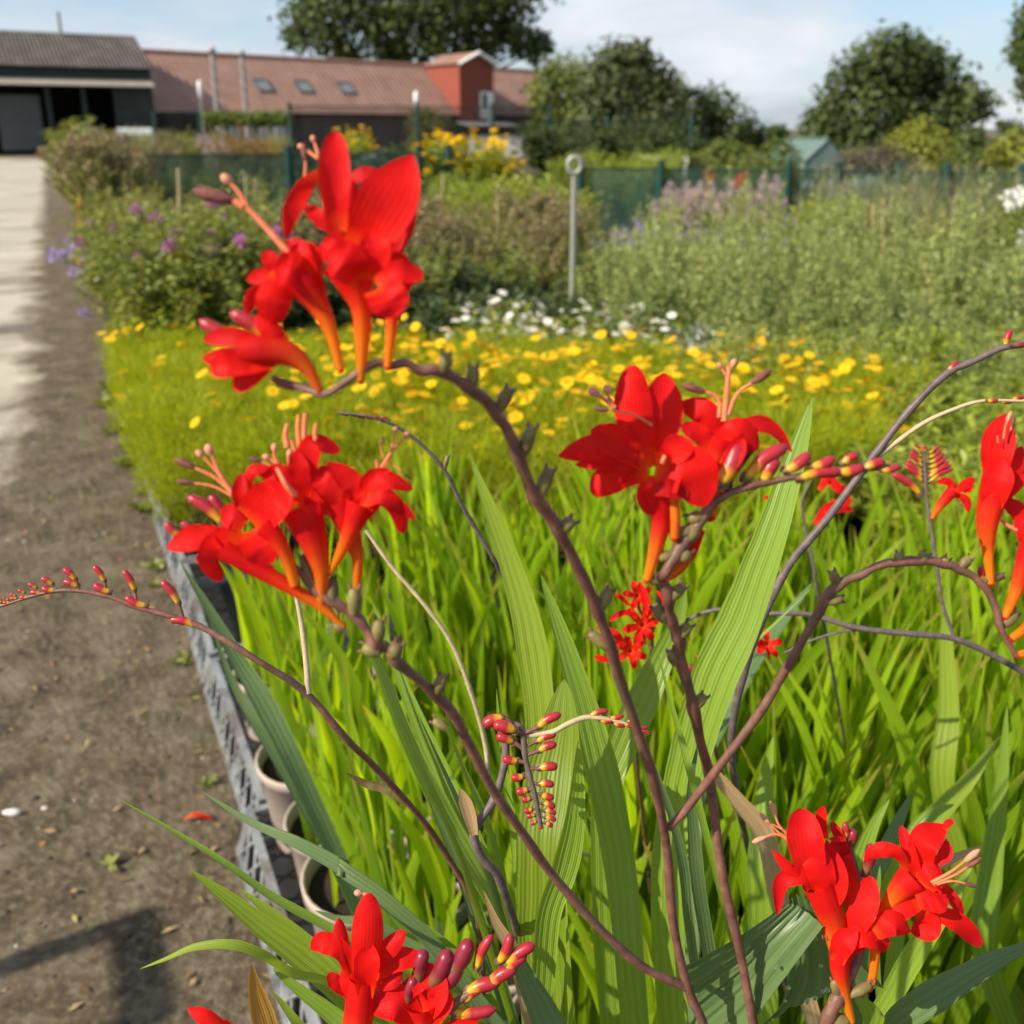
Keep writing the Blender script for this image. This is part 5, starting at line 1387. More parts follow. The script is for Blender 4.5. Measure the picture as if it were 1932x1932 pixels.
B.flower(S3, C3, tubes=[([(870, 830, 6), (880, 640, 6), (900, 490, 6), (920, 430, 6)], [36, 72, 95, 110])],
    petals=[([(900, 460, 6), (850, 300, 2), (710, 248, 8)], 140, 10, .35), ([(880, 480), (800, 400), (715, 360)], 100, 0, .3), ([(950, 430, 4), (1060, 370, 2), (1180, 370, 4), (1300, 500, 8)], 105, 20, .3), ([(910, 470, 6), (880, 360, 4), (860, 270, 6)], 150, 0, -.1), ([(950, 500, 2), (1000, 390, -2), (1050, 400, -2), (1120, 490, 0)], 140, 0, .25), ([(900, 560), (940, 460), (960, 360)], 150, 0, .2)],
    stam=[([(945, 340), (960, 190), (972, 55)], 30), ([(972, 80), (985, 60), (990, 50)], 18, "s"), ([(960, 110), (935, 70), (928, 60)], 14, "s"), ([(920, 320), (915, 220), (820, 180)], 22, "b"), ([(965, 310), (1015, 200), (1110, 130)], 22, "b")])
B.flower(S3, C3, petals=[([(800, 970, 10), (740, 1080, 10), (650, 1165, 10)], 50, 0, .2)])
for a, b, wd in [((1040, 660), (1275, 465), 84), ((1150, 665), (1225, 530), 88), ((1250, 605), (1390, 505), 70), ((1315, 645), (1560, 605), 74), ((1385, 580), (1520, 530), 64), ((1530, 605), (1672, 575), 68), ((1555, 565), (1642, 512), 54), ((1668, 590), (1782, 550), 58), ((1750, 598), (1858, 572), 38)]:
    B.bud(S3, C3, a, b, wd)
B.bud(S3, C3, (910, 680, -4), (1020, 450, -2), 118); B.bud(S3, C3, (940, 700, 4), (1100, 440, 6), 100, True)
B.flower(S3, C3, petals=[([(930, 640, -4), (1000, 520, -6), (1040, 430, -4)], 90, 0, .4)])

# ============ plant C: bare stem of buds leaning out over the path
Cc = Hero("crocosmia with a bare purple stem of unopened buds leaning far out over the soil path", (-.02, .78, 0))
S5 = Cc.stem([C9((-40, 560)), C9((60, 530)), C9((150, 500)), C9((330, 460)), C9((500, 470)), C9((640, 505)), C9((750, 550)), C9((900, 590)), C9((1080, 645)), C9((1200, 705)), C9((1450, 860)), C9((1700, 1025), .54), C9((1932, 1290), .55), VP(700, 1440, .57), VP(795, 1545, .60), VP(850, 1625, .62), VP(900, 1720, .64)], .0008, .0021, n=90)
for a, b, wd, ft in [((1105, 660), (942, 622), 58, None), ((1000, 545), (898, 406), 48, (1020, 610)), ((825, 550), (697, 494), 54, None), ((752, 470), (686, 345), 46, (765, 560)), ((622, 470), (522, 424), 50, None), ((585, 415), (520, 322), 44, (590, 470)), ((440, 440), (352, 409), 48, None), ((425, 405), (352, 338), 42, (440, 450)), ((312, 460), (232, 444), 44, None), ((298, 430), (228, 390), 38, None), ((232, 480), (167, 471), 36, None), ((208, 450), (156, 422), 32, None), ((162, 496), (110, 496), 30, None), ((142, 476), (98, 458), 26, None), ((98, 505), (55, 508), 26, None), ((90, 492), (52, 480), 22, None), ((55, 525), (15, 525), 24, None), ((50, 512), (15, 497), 22, None), ((14, 540), (-25, 545), 22, None), ((10, 526), (-20, 520), 20, None)]:
    Cc.bud(S5, C9, a, b, wd, foot=ft)
mb = MB(); pth = spline([C9((1650, 480), .55), C9((1680, 650), .547), C9((1705, 850), .543), C9((1718, 1035), .54)], 18); tube(mb, pth, np.linspace(.0014, .0019, 18), 9)
mb.build("side_shoot", M_STEMC, S5, Cc.root)
mb = MB(); ribbon(mb, spline([VP(655, 1458, .585), VP(690, 1478, .59), VP(728, 1488, .592), VP(770, 1520, .596)], 12), .006 * np.array([.1, .4, .6, .8, .9, 1, 1, 1, .9, .8, .7, .6]), -FWD, 4, .4); mb.build("bract", M_CALYX, S5, Cc.root)

# ============ plant D: hanging bud spray in the middle
Dd = Hero("crocosmia with a hooked stem and hanging spray of plump buds in the centre", (.08, .86, 0))
S6 = Dd.stem([C7((715, 1300)), C7((680, 1100)), C7((640, 950)), C7((605, 800)), C7((590, 650)), C7((560, 590)), C7((510, 590, 4)), C7((475, 680, 8)), C7((460, 860, 8)), C7((375, 1130, 6)), C7((270, 1280, 4)), C7((240, 1370, 4)), C7((300, 1530, 6)), C7((400, 1640, 10)), C7((470, 1800, 20))], .0014, .0027, M_STEMG, n=80)
for a, b, wd, ft in [((460, 530), (303, 585), 98, (540, 600)), ((545, 625, -4), (378, 582, -4), 98, (590, 650)), ((530, 705), (398, 660), 92, (600, 760)), ((560, 838), (446, 815), 76, (610, 850)), ((600, 945), (505, 955), 74, (635, 950)), ((630, 1042), (540, 1055), 66, (660, 1040)), ((648, 1105), (580, 1110), 56, (680, 1100)), ((660, 1182), (594, 1192), 48, (695, 1190)), ((680, 1225), (614, 1237), 46, (705, 1230)), ((690, 1268), (645, 1292), 42, None), ((712, 1285), (716, 1325), 40, None),
                     ((685, 605), (862, 505), 84, (600, 640)), ((680, 705), (828, 648), 66, (600, 740)), ((695, 770), (832, 718), 72, (605, 800)), ((700, 893), (838, 880), 72, (625, 890)), ((700, 1003), (812, 1010), 62, (650, 990)), ((715, 1072), (812, 1100), 60, (670, 1070)), ((730, 1140), (820, 1168), 56, (690, 1140)), ((740, 1192), (828, 1216), 46, (695, 1190)), ((745, 1240), (828, 1262), 42, (705, 1240)), ((750, 1278), (800, 1308), 38, (715, 1280))]:
    Dd.bud(S6, C7, a, b, wd, foot=ft)
mb = MB(); tube(mb, spline([C7((600, 660, 2)), C7((800, 632)), C7((920, 570)), C7((1040, 528)), C7((1200, 542)), C7((1330, 575)), C7((1490, 645))], 26), np.interp(np.linspace(0, 1, 26), [0, .5, 1], [.0017, .0017, .0007]), 9)
mb.build("side_shoot", M_STEMC, S6, Dd.root)
for a, b, wd in [((1060, 520), (1200, 480), 48), ((1130, 545), (1240, 550), 48), ((1200, 530), (1310, 512), 40), ((1230, 560), (1320, 585), 44), ((1300, 575), (1380, 600), 38), ((1330, 560), (1420, 548), 34), ((1390, 590), (1480, 600), 28), ((1400, 620), (1500, 645), 28)]:
    Dd.bud(S6, C7, a, b, wd)
mb = MB(); ribbon(mb, spline([C7((140, 1035)), C7((180, 1130)), C7((215, 1240)), C7((245, 1370))], 12), .008 * np.array([.1, .5, .7, .9, 1, 1, 1, 1, .9, .8, .7, .5]), -FWD, 4, .5); mb.build("bract", M_HLEAFT, S6, Dd.root)

# ============ plant E: bottom right
E_ = Hero("crocosmia at the bottom right with long red trumpets over a broad folded leaf with dew", (.50, .62, 0))
S7 = E_.stem([C5((700, 230, 14)), C5((740, 420, 12)), C5((790, 600, 10)), C5((830, 850, 8)), C5((760, 1180, 6)), C5((640, 1400)), C5((570, 1570)), C5((540, 1700))], .0014, .003, n=50, nodes=[(C5((640, 1400)), C5((620, 1270)), .0026), (C5((720, 1380)), C5((870, 1310)), .0026), (C5((590, 1540)), C5((720, 1560)), .003)])
E_.flower(S7, C5, tubes=[([(738, 1560), (690, 1370), (655, 1180), (680, 1010)], [26, 40, 66, 90])],
    petals=[([(690, 1020, 0), (820, 780, -4), (880, 560, 2)], 175, 0, .1), ([(660, 1060, -3), (800, 970, -8), (940, 1010, -6), (970, 1080, -2)], 150, 10, .1), ([(640, 1150, -4), (680, 1020, -8), (780, 940, -8)], 150, 0, .05), ([(690, 1080), (820, 930), (890, 880)], 140, 0, .3)])
E_.flower(S7, C5, tubes=[([(650, 1130, 4), (620, 930, 3), (570, 760, 2), (500, 600, 2)], [50, 85, 100, 110])],
    petals=[([(500, 640, 0), (420, 330, -4), (395, 88, 4)], 240, 0, .05), ([(540, 660, 0), (400, 560, -3), (260, 590, -2), (225, 825, 2)], 110, 15, .2), ([(430, 540), (310, 500), (188, 375)], 80, 10, .2), ([(590, 760), (620, 560), (580, 330)], 150, 0, .3), ([(560, 300, 8), (530, 170, 8), (545, 72, 8)], 80, 20, .3), ([(560, 700), (500, 480), (440, 300)], 200, 0, .05)],
    stam=[([(325, 290), (240, 210), (205, 125)], 20, "p"), ([(320, 310), (230, 250), (160, 180)], 18, "p"), ([(310, 310), (210, 265), (125, 292)], 18, "p"), ([(300, 270), (250, 230), (160, 185)], 14)])
E_.flower(S7, C5, tubes=[([(760, 860, 10), (740, 740, 10), (700, 540, 10), (660, 380, 10)], [30, 60, 75, 70])],
    petals=[([(700, 500, 8), (650, 360, 8), (610, 290, 10)], 130, 0, .7), ([(690, 480, 4), (640, 440, 2), (600, 500, 0)], 60, 0, .4), ([(720, 400, 10), (640, 260, 10), (600, 180, 12)], 70, 0, .7), ([(700, 300, 6), (640, 300, 4), (580, 300, 4)], 40, 0, .5)])
E_.flower(S7, C5, tubes=[([(930, 830, 4), (1060, 660, 3), (1170, 560, 2)], [24, 70, 105])],
    petals=[([(1200, 570), (1130, 400), (1105, 232)], 95, 10, .2), ([(1230, 540, 0), (1240, 320, -4), (1395, 205, 2)], 190, 0, .1), ([(1380, 230), (1400, 190), (1440, 170)], 50, 0, .3), ([(1130, 520, 0), (1040, 390, -5), (920, 380, -3), (830, 450, 2)], 100, 20, .25), ([(1300, 470), (1380, 400), (1395, 300)], 85, 0, .35), ([(1210, 720), (1060, 760), (930, 860)], 170, 0, .25), ([(1300, 800, 0), (1460, 870, -4), (1640, 1035, 0)], 135, 0, .05), ([(1220, 780), (1260, 890), (1160, 960)], 170, 0, .15), ([(1370, 600), (1440, 720), (1500, 825)], 85, 20, .4), ([(900, 950, -6), (1020, 880, -9), (1150, 940, -6)], 160, 0, .1), ([(1240, 620, -4), (1290, 560, -6), (1380, 560, -6)], 220, 0, .1), ([(1180, 700, -4), (1290, 680, -6), (1400, 680, -4)], 240, 0, .55), ([(1280, 800), (1250, 700), (1230, 600)], 150, 0, .1)],
    stam=[([(1290, 600, -8), (1420, 530, -10), (1545, 435, -10)], 22, "p"), ([(1300, 610, -8), (1450, 550, -10), (1560, 480, -10)], 20, "b"), ([(1310, 620, -8), (1430, 590, -10), (1540, 610, -10)], 16, "b")])
E_.flower(S7, C5, tubes=[([(860, 1335, 2), (888, 1220, 2), (905, 1060, 2)], [25, 29, 34], .22)])
E_.bud(S7, C5, (690, 300, 12), (690, 180, 12), 60); E_.bud(S7, C5, (720, 350, 12), (750, 230, 12), 80, True); E_.bud(S7, C5, (820, 560, 10), (870, 330, 10), 90, True)
# the broad leaf that folds over: one blade up, its other half down
def fan_leaf(edge_a, edge_b, d, name_mat, nv=20, rip=.0012):
    n = 26; a = spline([C5(q) for q in edge_a], n); b = spline([C5(q) for q in edge_b], n)
    V = []; UV = []
    nn = nrm(np.cross(a[n // 2] - a[0], b[n // 2] - a[n // 2]))
    for i in range(n):
        for j in range(nv + 1):
            t = j / nv
            V.append(a[i] * (1 - t) + b[i] * t + nn * (rip * math.sin(t * 38) + .010 * math.sin(t * math.pi) * (1 - .3 * i / n))); UV.append((t * 1.0, i / (n - 1)))
    w_ = nv + 1; mb = MB()
    mb.add(V, [[i * w_ + j, i * w_ + j + 1, (i + 1) * w_ + j + 1, (i + 1) * w_ + j] for i in range(n - 1) for j in range(nv)], UV, .45)
    return mb
mb = fan_leaf([(-420, 1180, 10), (-60, 985, 8), (130, 860, 10), (290, 750, 18)], [(-250, 1900, 40), (60, 1560, 16), (330, 1190, 2), (545, 905, -4)], .52, None)
fl = mb.build("leaf", M_HLEAFD, E_.e, E_.root); fl["label"] = "broad blue green leaf folded over on itself"
mb = fan_leaf([(545, 905, -2), (650, 985, 6), (800, 1130, 16), (965, 1335, 26)], [(290, 750, 24), (300, 1100, 44), (250, 1450, 60), (60, 1640, 70)], .52, None)
mb.build("folded_tip", M_HLEAFD, fl, E_.root)
m, nt, out = newmat("dew"); g_ = nt.nodes.new("ShaderNodeBsdfGlass"); g_.inputs["IOR"].default_value = 1.33; g_.inputs["Roughness"].default_value = .02; nt.links.new(g_.outputs[0], out.inputs[0]); M_DEW = m
for X, Y in ((300, 1328), (430, 1425), (485, 1400), (540, 1355), (570, 1345), (525, 1178), (545, 980), (280, 1420), (490, 990), (440, 1410), (210, 1180), (890, 1285)):
    r = rnd.uniform(.0007, .0015); mb = MB(); ellipsoid(mb, C5((X, Y, 4 if X < 520 else -2)), r, r, r * .8, seg=8, rings=6)
    mb.build("dew_drop", M_DEW, fl, E_.root)
E_.leaf([C5((1575, 470), .60), C5((1440, 700), .60), C5((1200, 1050), .61), C5((1000, 1400), .62), C5((870, 1640), .63)], 150 * C5.k * 1.25, M_HLEAF, roll=20, tint=.9, wide_at=.35)
E_.leaf([C5((2100, 990), .55), C5((1760, 1130), .55), C5((1450, 1310), .555), C5((1180, 1480), .565), C5((1000, 1640), .58)], 215 * C5.k * 1.1, M_HLEAFD, roll=-15, tint=.5, wide_at=.4)
E_.leaf([C5((850, 1690), .56), C5((880, 1500), .55), C5((800, 1400), .55)], 170 * C5.k * 1.1, M_HLEAF, toroot=False, wide_at=.5)
E_.leaf([C5((935, 480), .62), C5((925, 600), .62), C5((900, 800), .63)], 45 * C5.k * 1.3, M_HLEAF)
E_.leaf([C5((1660, 340), .66), C5((1450, 430), .65), C5((1230, 545), .64)], 60 * C5.k * 1.3, M_HLEAFT, toroot=False, wide_at=.6)
E_.leaf([VP(1290, 1390, .72), VP(1330, 1440, .72), VP(1400, 1520, .72), VP(1440, 1570, .72), VP(1462, 1665, .72)], .016, M_HLEAFT, wide_at=.5)
E_.leaf([C5((1000, 25), .80), C5((900, 180), .80), C5((820, 380), .80), C5((780, 560), .8)], 130 * C5.k * 1.6, M_HLEAF, roll=25)
E_.leaf([C5((1165, -30), .78), C5((1080, 150), .78), C5((960, 420), .78), C5((880, 600), .78)], 150 * C5.k * 1.5, M_HLEAFD, roll=-30)
E_.leaf([C5((1450, 60), .82), C5((1320, 110), .82), C5((1220, 200), .82), C5((1130, 420), .82)], 120 * C5.k * 1.6, M_HLEAF, roll=10)

# ============ plant F: bottom edge
F_ = Hero("crocosmia at the bottom edge with red trumpets beside a fan of yellow tipped buds", (.24, .52, 0))
S8 = F_.stem([C6((1640, 440, 4)), C6((1560, 520, 3)), C6((1470, 590)), C6((1350, 670)), C6((1230, 780)), C6((1150, 880)), C6((1050, 1000, 10))], .0012, .003, n=50)
F_.flower(S8, C6, tubes=[([(885, 1000), (880, 860), (905, 690), (920, 540)], [50, 72, 72, 66])],
    petals=[([(920, 580, 0), (940, 360, -6), (950, 140, -2)], 148, 0, .05), ([(890, 520, 0), (800, 400, -4), (720, 375, -3), (672, 410, 2)], 95, 15, .2), ([(870, 540), (825, 380), (805, 262)], 75, -10, .35), ([(960, 500), (1040, 400), (1120, 322)], 90, 10, .4), ([(970, 530), (1080, 450), (1210, 455)], 100, 0, .15), ([(985, 580), (1060, 550), (1110, 515)], 65, 0, .3), ([(860, 620), (800, 560), (760, 512)], 65, 0, .25), ([(900, 700), (870, 560), (850, 440)], 110, 0, .3), ([(930, 640, -5), (940, 480, -9), (960, 380, -6)], 120, 0, .1)],
    stam=[([(945, 150), (925, 145), (910, 142)], 16, "s")])
F_.flower(S8, C6, tubes=[([(1220, 800), (1210, 740), (1200, 660)], [25, 50, 80])],
    petals=[([(1190, 780, 0), (1080, 660, -5), (960, 690, -2)], 150, 0, .05), ([(1200, 720, 0), (1245, 600, -4), (1165, 500, 2)], 170, 10, .15), ([(1210, 760), (1290, 640), (1310, 560)], 120, 0, .2), ([(1230, 800), (1330, 750), (1480, 740)], 40, 0, .0), ([(1150, 660), (1130, 620), (1160, 540)], 80, 0, .5)])
F_.flower(S8, C6, tubes=[([(330, 860, 0), (290, 800, 0), (250, 770, 0)], [20, 26, 32])], petals=[([(290, 800, 0), (180, 735, -2), (85, 690, 0)], 66, 0, .05)])
for a, b, wd, dk in [((1460, 510), (1535, 340), 60, 0), ((1560, 480), (1625, 335), 56, 0), ((1595, 490), (1738, 385), 62, 0), ((1500, 600), (1655, 490), 74, 0), ((1590, 520), (1700, 435), 62, 0), ((1330, 700), (1556, 690), 64, 0), ((1230, 590), (1330, 410), 100, 1), ((1320, 540), (1430, 360), 92, 1), ((1190, 560), (1215, 410), 80, 1), ((1400, 660), (1500, 575), 52, 0), ((1130, 680), (1170, 540), 60, 1), ((1290, 600), (1380, 480), 90, 1), ((1400, 620), (1580, 560), 70, 0), ((1340, 740), (1530, 720), 44, 0)]:
    F_.bud(S8, C6, a, b, wd, bool(dk))
k10 = C10.k
F_.leaf([C10((636, 288), .57), C10((950, 470), .565), C10((1250, 655), .56), C10((1500, 835), .56), C10((1800, 1000), .56), C10((2100, 1160), .56)], 52 * k10, M_HLEAF, tint=.4, wide_at=.5, roll=25)
F_.leaf([C10((1120, 255), .66), C10((1400, 430), .65), C10((1650, 540), .64), C10((1932, 695), .63), C6((800, 10), .63), C6((1000, 150), .62), C6((1290, 420), .62)], 108 * k10, M_HLEAFD, tint=.5, wide_at=.5, roll=-20)
F_.leaf([C10((1062, 698), .62), C10((1250, 840), .62), C10((1450, 1000), .62), C10((1700, 1190), .62), C10((1950, 1420), .62)], 150 * k10, M_HLEAFB, tint=.4, wide_at=.5)
F_.leaf([C10((1330, 800), .66), C10((1500, 930), .66), C10((1700, 1100), .66), C10((1900, 1300), .66)], 110 * k10, M_HLEAFB, tint=.8, wide_at=.5)
F_.leaf([C10((778, 1248), .56), C10((930, 1190), .56), C10((1080, 1128), .56), C10((1300, 1115), .56), C10((1480, 1180), .565), C10((1620, 1270), .575), C10((1900, 1350), .59)], 60 * k10, M_HLEAFB, tint=.9, wide_at=.4, roll=30)
F_.leaf([C10((1402, 1225), .53), C10((1415, 1330), .53), C10((1445, 1450), .53), C10((1500, 1620), .53), C10((1600, 1850), .54)], 110 * k10, M_HLEAFO, tint=.6, wide_at=.6, toroot=False, roll=12)
F_.leaf([C10((1510, 1365), .55), C10((1580, 1450), .55), C10((1680, 1580), .55)], 60 * k10, M_HLEAFB, tint=.9, wide_at=.7)
F_.leaf([C10((1520, 1250), .6), C10((1650, 1350), .6), C10((1850, 1500), .6), C10((2000, 1640), .6)], 120 * k10, M_HLEAF, tint=.5, wide_at=.6, roll=-25)
F_.leaf([C6((690, 222), .66), C6((800, 262), .66), C6((950, 280), .66), C6((1100, 370), .66), C6((1330, 520), .66)], 60 / 1.61 / 1.5652 * .66 / FPX, M_HLEAFD, wide_at=.5)
F_.leaf([C6((1020, 200), .7), C6((1130, 300), .7), C6((1250, 420), .7), C6((1400, 600), .7)], .03, M_HLEAF, wide_at=.5)

# ============ plant G: upper right bare stem
Gg = Hero("crocosmia with a long dark stem slanting up to the right edge, pods along its tip", (.42, .98, 0))
S9 = Gg.stem([VP(1960, 646, .64), VP(1890, 657, .645), VP(1840, 680, .65), VP(1790, 703, .655), VP(1720, 770, .66), VP(1640, 872, .67), VP(1560, 980, .68), VP(1490, 1065, .69), VP(1440, 1165, .70), VP(1405, 1265, .715), VP(1380, 1400, .74)], .0021, .0031, M_STEMG, n=70)
Gg.bud(S9, VW(.645), (1897, 655), (1908, 622), 14); Gg.bud(S9, VW(.64), (1905, 652), (1945, 645), 11, True); Gg.bud(S9, VW(.655), (1788, 704), (1808, 683), 13)
mb = MB(); tube(mb, spline([VP(1655, 862, .67), VP(1700, 828, .665), VP(1745, 797, .66), VP(1800, 772, .655), VP(1850, 757, .65), VP(1940, 757, .645)], 22), np.linspace(.0021, .0010, 22), 9); sh_ = mb.build("side_shoot", M_STEMC, S9, Gg.root)
for X in (1860, 1885, 1908, 1925): Gg.bud(S9, VW(.648), (X, 756), (X + 24, 752 + rnd.uniform(-4, 10)), 9)
# ============ plant H: wiry stem on the right with a small budded spike
Hh = Hero("crocosmia with a wiry grey stem arching right below a fan shaped bud spike", (1.02, 1.02, 0))
c4 = C4.at(.85)
S10 = Hh.stem([VP(1296, 1170, .90), VP(1330, 1155, .89), VP(1370, 1150, .885), VP(1420, 1160, .88), VP(1470, 1157, .87), VP(1530, 1160, .865), VP(1590, 1178, .86), VP(1640, 1188, .855), VP(1720, 1196, .85), VP(1800, 1205, .85), VP(1870, 1235, .85), VP(1940, 1275, .85), VP(2040, 1350, .87)], .0018, .0028, M_STEMG, n=70)
S11 = Hh.stem([c4((432, 300)), c4((440, 450)), c4((450, 640)), c4((468, 780)), c4((495, 950)), c4((530, 1200)), c4((560, 1400)), c4((650, 1660))], .0012, .0017, M_STEMG, n=36, toroot=False)
for i in range(7):
    y = 540 - i * 36; L = 1 - i * .085
    Hh.bud(S11, c4, (425, y), (425 - 165 * L * (.8 if i else .75), y - 110 * L), 46 * L); Hh.bud(S11, c4, (455, y + 10), (455 + 185 * L, y - 95 * L), 46 * L)
Hh.bud(S11, c4, (435, 330), (430, 275), 30)
Hh.flower(S11, c4, tubes=[([(485, 800), (560, 690), (640, 600)], [16, 34, 44])], petals=[([(640, 610), (720, 560), (800, 510)], 70, 0, .2), ([(640, 600), (600, 540), (512, 545)], 50, 0, .2), ([(650, 630), (720, 660), (748, 760)], 60, 0, .2), ([(630, 600), (620, 540), (550, 512)], 40, 0, .2), ([(680, 580), (740, 590), (750, 560)], 60, 0, .2)])
Hh.bud(S11, c4, (420, 640), (205, 480), 66)
mb = MB(); tube(mb, spline([VP(1480, 1232, .875), VP(1540, 1205, .868), VP(1600, 1190, .862), VP(1640, 1188, .857)], 14), .0012, 7); mb.build("side_shoot", M_STEMG, S10, Hh.root)

# ============ plants I, J, K: small open flowers further back
def star(h, stem, K, c, r, rot, npet=6, w_=.42, tilt=.0):
    pts = []
    for i in range(npet):
        a = rot + 2 * math.pi * i / npet + rnd.uniform(-.15, .15); L = r * rnd.uniform(.85, 1.1)
        pts.append(([(c[0] + math.cos(a) * r * .1, c[1] + math.sin(a) * r * .1, 6), (c[0] + math.cos(a) * L * .6, c[1] + math.sin(a) * L * .6, 0), (c[0] + math.cos(a) * L, c[1] + math.sin(a) * L * (1 - tilt), 4)], r * w_, 0, .1 + rnd.uniform(-.1, .15)))
    h.flower(stem, K, petals=pts, tubes=[([(c[0] + r * .15, c[1] + r * .9, 34), (c[0] + r * .08, c[1] + r * .45, 22), (c[0], c[1], 8)], [r * .08, r * .13, r * .2])])
k8 = C8.at(.88)
I_ = Hero("smaller crocosmia with star shaped red flowers seen behind the tall main stem", (.22, 1.16, 0))
S12 = I_.stem([k8((520, 330, 10)), k8((500, 500, 14)), k8((600, 700, 20)), k8((620, 900, 30)), k8((520, 1100, 40)), k8((480, 1300, 50))], .0012, .0022, n=40)
star(I_, S12, k8, (445, 890), 150, .35); star(I_, S12, k8, (540, 680), 165, .9); star(I_, S12, k8, (500, 440), 130, 2.0, 5)
I_.flower(S12, k8, petals=[([(500, 620), (400, 570), (270, 640)], 50, 0, .1), ([(440, 520), (380, 460), (320, 425)], 40, 0, .1), ([(560, 600), (570, 480), (520, 330)], 70, 0, .2), ([(600, 600), (580, 560), (540, 560)], 120, 0, .1), ([(400, 850), (320, 750), (170, 700)], 70, 0, .1), ([(700, 560), (720, 470), (660, 400)], 50, 0, .2), ([(300, 960), (220, 950), (150, 930)], 50, 0, .1)])
J_ = Hero("crocosmia with a few red flowers half hidden behind the broad slanting green leaf", (.46, 1.20, 0))
S13 = J_.stem([k8((1450, 740, 10)), k8((1300, 900, 14)), k8((1100, 1100, 20)), k8((1060, 1300, 30))], .0012, .0022, n=36)
star(J_, S13, k8, (1400, 800), 140, .2, 5); star(J_, S13, k8, (1560, 830), 130, 1.0, 5)
J_.bud(S13, k8, (1130, 1040), (985, 930), 70); J_.bud(S13, k8, (1060, 1100), (900, 1020), 56); J_.flower(S13, k8, petals=[([(1150, 1150), (1180, 1080), (1280, 1070)], 80, 0, .3), ([(1150, 1130), (1220, 1120), (1180, 1200)], 70, 0, .4), ([(1080, 1140), (1010, 1170), (970, 1200)], 60, 0, .3), ([(1220, 760), (1150, 800), (1150, 960)], 50, 0, .3), ([(1200, 760), (1160, 680), (1100, 640)], 30, 0, .3)])
K_ = Hero("crocosmia with thin red flowers just left of the dark slanting stem", (.66, 1.30, 0))
c3b = C3.at(1.02); S14 = K_.stem([c3b((1400, 640, 10)), c3b((1350, 760, 12)), c3b((1380, 950, 16)), c3b((1420, 1150, 20))], .0012, .0020, M_STEMG, n=36)
K_.flower(S14, c3b, petals=[([(1480, 640), (1540, 690), (1600, 720)], 50, 0, .2), ([(1440, 700), (1480, 640), (1560, 700)], 45, 0, .2), ([(1420, 880), (1480, 790), (1620, 800)], 60, 0, .2), ([(1500, 760), (1560, 770), (1600, 720)], 55, 0, .2), ([(1150, 740), (1165, 735), (1175, 725)], 22, 0, .1)])
L_ = Hero("crocosmia whose thin dry stem arches left between the two main red clusters", (.26, 1.32, 0))
S15 = L_.stem([VP(636, 779, .74), VP(680, 783, .74), VP(728, 796, .745), VP(775, 822, .75), VP(838, 885, .76), VP(870, 950, .77), VP(905, 1010, .78), VP(940, 1070, .79)], .0009, .0019, M_STEMG, n=50, nodes=[(VP(838, 885, .76), VP(845, 860, .758), .002)])
for X in range(640, 735, 16): L_.bud(S15, VW(.742), (X + 16, 784 + (X - 640) * .12), (X, 779 + (X - 640) * .1), 7, True)
S16 = L_.stem([VP(690, 1000, .70), VP(740, 1070, .70), VP(800, 1140, .70), VP(850, 1210, .705), VP(890, 1310, .71), VP(915, 1400, .72), VP(930, 1500, .73)], .0014, .0020, M_STEMC, n=40)

# ------------------------------------------------------------------ long blades of the foreground plants
def wpx(px, d): return px / FPX * d
A.leaf([VP(887, 862, .74), VP(925, 960, .735), VP(965, 1070, .73), VP(1000, 1200, .72), VP(1020, 1360, .71), VP(1035, 1560, .70), VP(1050, 1800, .69)], wpx(60, .72), M_HLEAFB, roll=-12, tint=.6, wide_at=.4)
A.leaf([VP(1020, 1085, .68), VP(1060, 1200, .675), VP(1100, 1330, .67), VP(1140, 1480, .665), VP(1170, 1650, .66), VP(1190, 1850, .65)], wpx(68, .67), M_HLEAF, roll=15, tint=.75, wide_at=.4)
A.leaf([C7((885, 255), .64), C7((870, 480), .635), C7((830, 800), .63), C7((770, 1150), .62), C7((720, 1600), .61)], 400 * C7.k * 1.12, M_HLEAFB, roll=-10, tint=.05, wide_at=.4, npl=6)
A.leaf([C7((985, 690), .59), C7((980, 1000), .59), C7((950, 1300), .59), C7((880, 1620), .59), C7((760, 2000), .59)], 215 * C7.k, M_HLEAF, roll=20, tint=.95, wide_at=.45)
B.leaf([VP(1532, 752, .62), VP(1505, 850, .62), VP(1455, 1010, .62), VP(1400, 1160, .625), VP(1340, 1300, .63), VP(1290, 1480, .64), VP(1260, 1700, .65)], wpx(86, .62), M_HLEAF, roll=-8, tint=.6, wide_at=.42)
B.leaf([C8((900, 380), .80), C8((830, 640), .80), C8((700, 950), .80), C8((540, 1300), .79), C8((380, 1650), .78), C8((250, 2050), .77)], 330 * C8.k * 1.08, M_HLEAF, roll=12, tint=.5, wide_at=.45)
B.leaf([C8((1932, 330), 1.05), C8((1650, 700), 1.04), C8((1350, 1120), 1.02), C8((1120, 1550), 1.0), C8((980, 1950), .96)], 300 * C8.k * 1.26, M_HLEAFD, roll=-35, tint=.3, wide_at=.4)
B.leaf([C8((663, 855), .53), C8((760, 1250), .53), C8((870, 1640), .53), C8((960, 1980), .53)], 62 * C8.k * .9, M_HLEAF, tint=.7, wide_at=.5)
B.leaf([C7((1528, 855), .55), C7((1600, 1080), .55), C7((1680, 1350), .55), C7((1740, 1650), .55), C7((1770, 1980), .55)], 95 * C7.k, M_HLEAFD, tint=.8, wide_at=.5, roll=25)
B.leaf([C8((1932, 370), .72), C8((1650, 640), .72), C8((1380, 900), .72), C8((1200, 1160), .72), C8((1090, 1300), .73)], 46 * C8.k * 1.2, M_HLEAF, tint=.9, wide_at=.6)
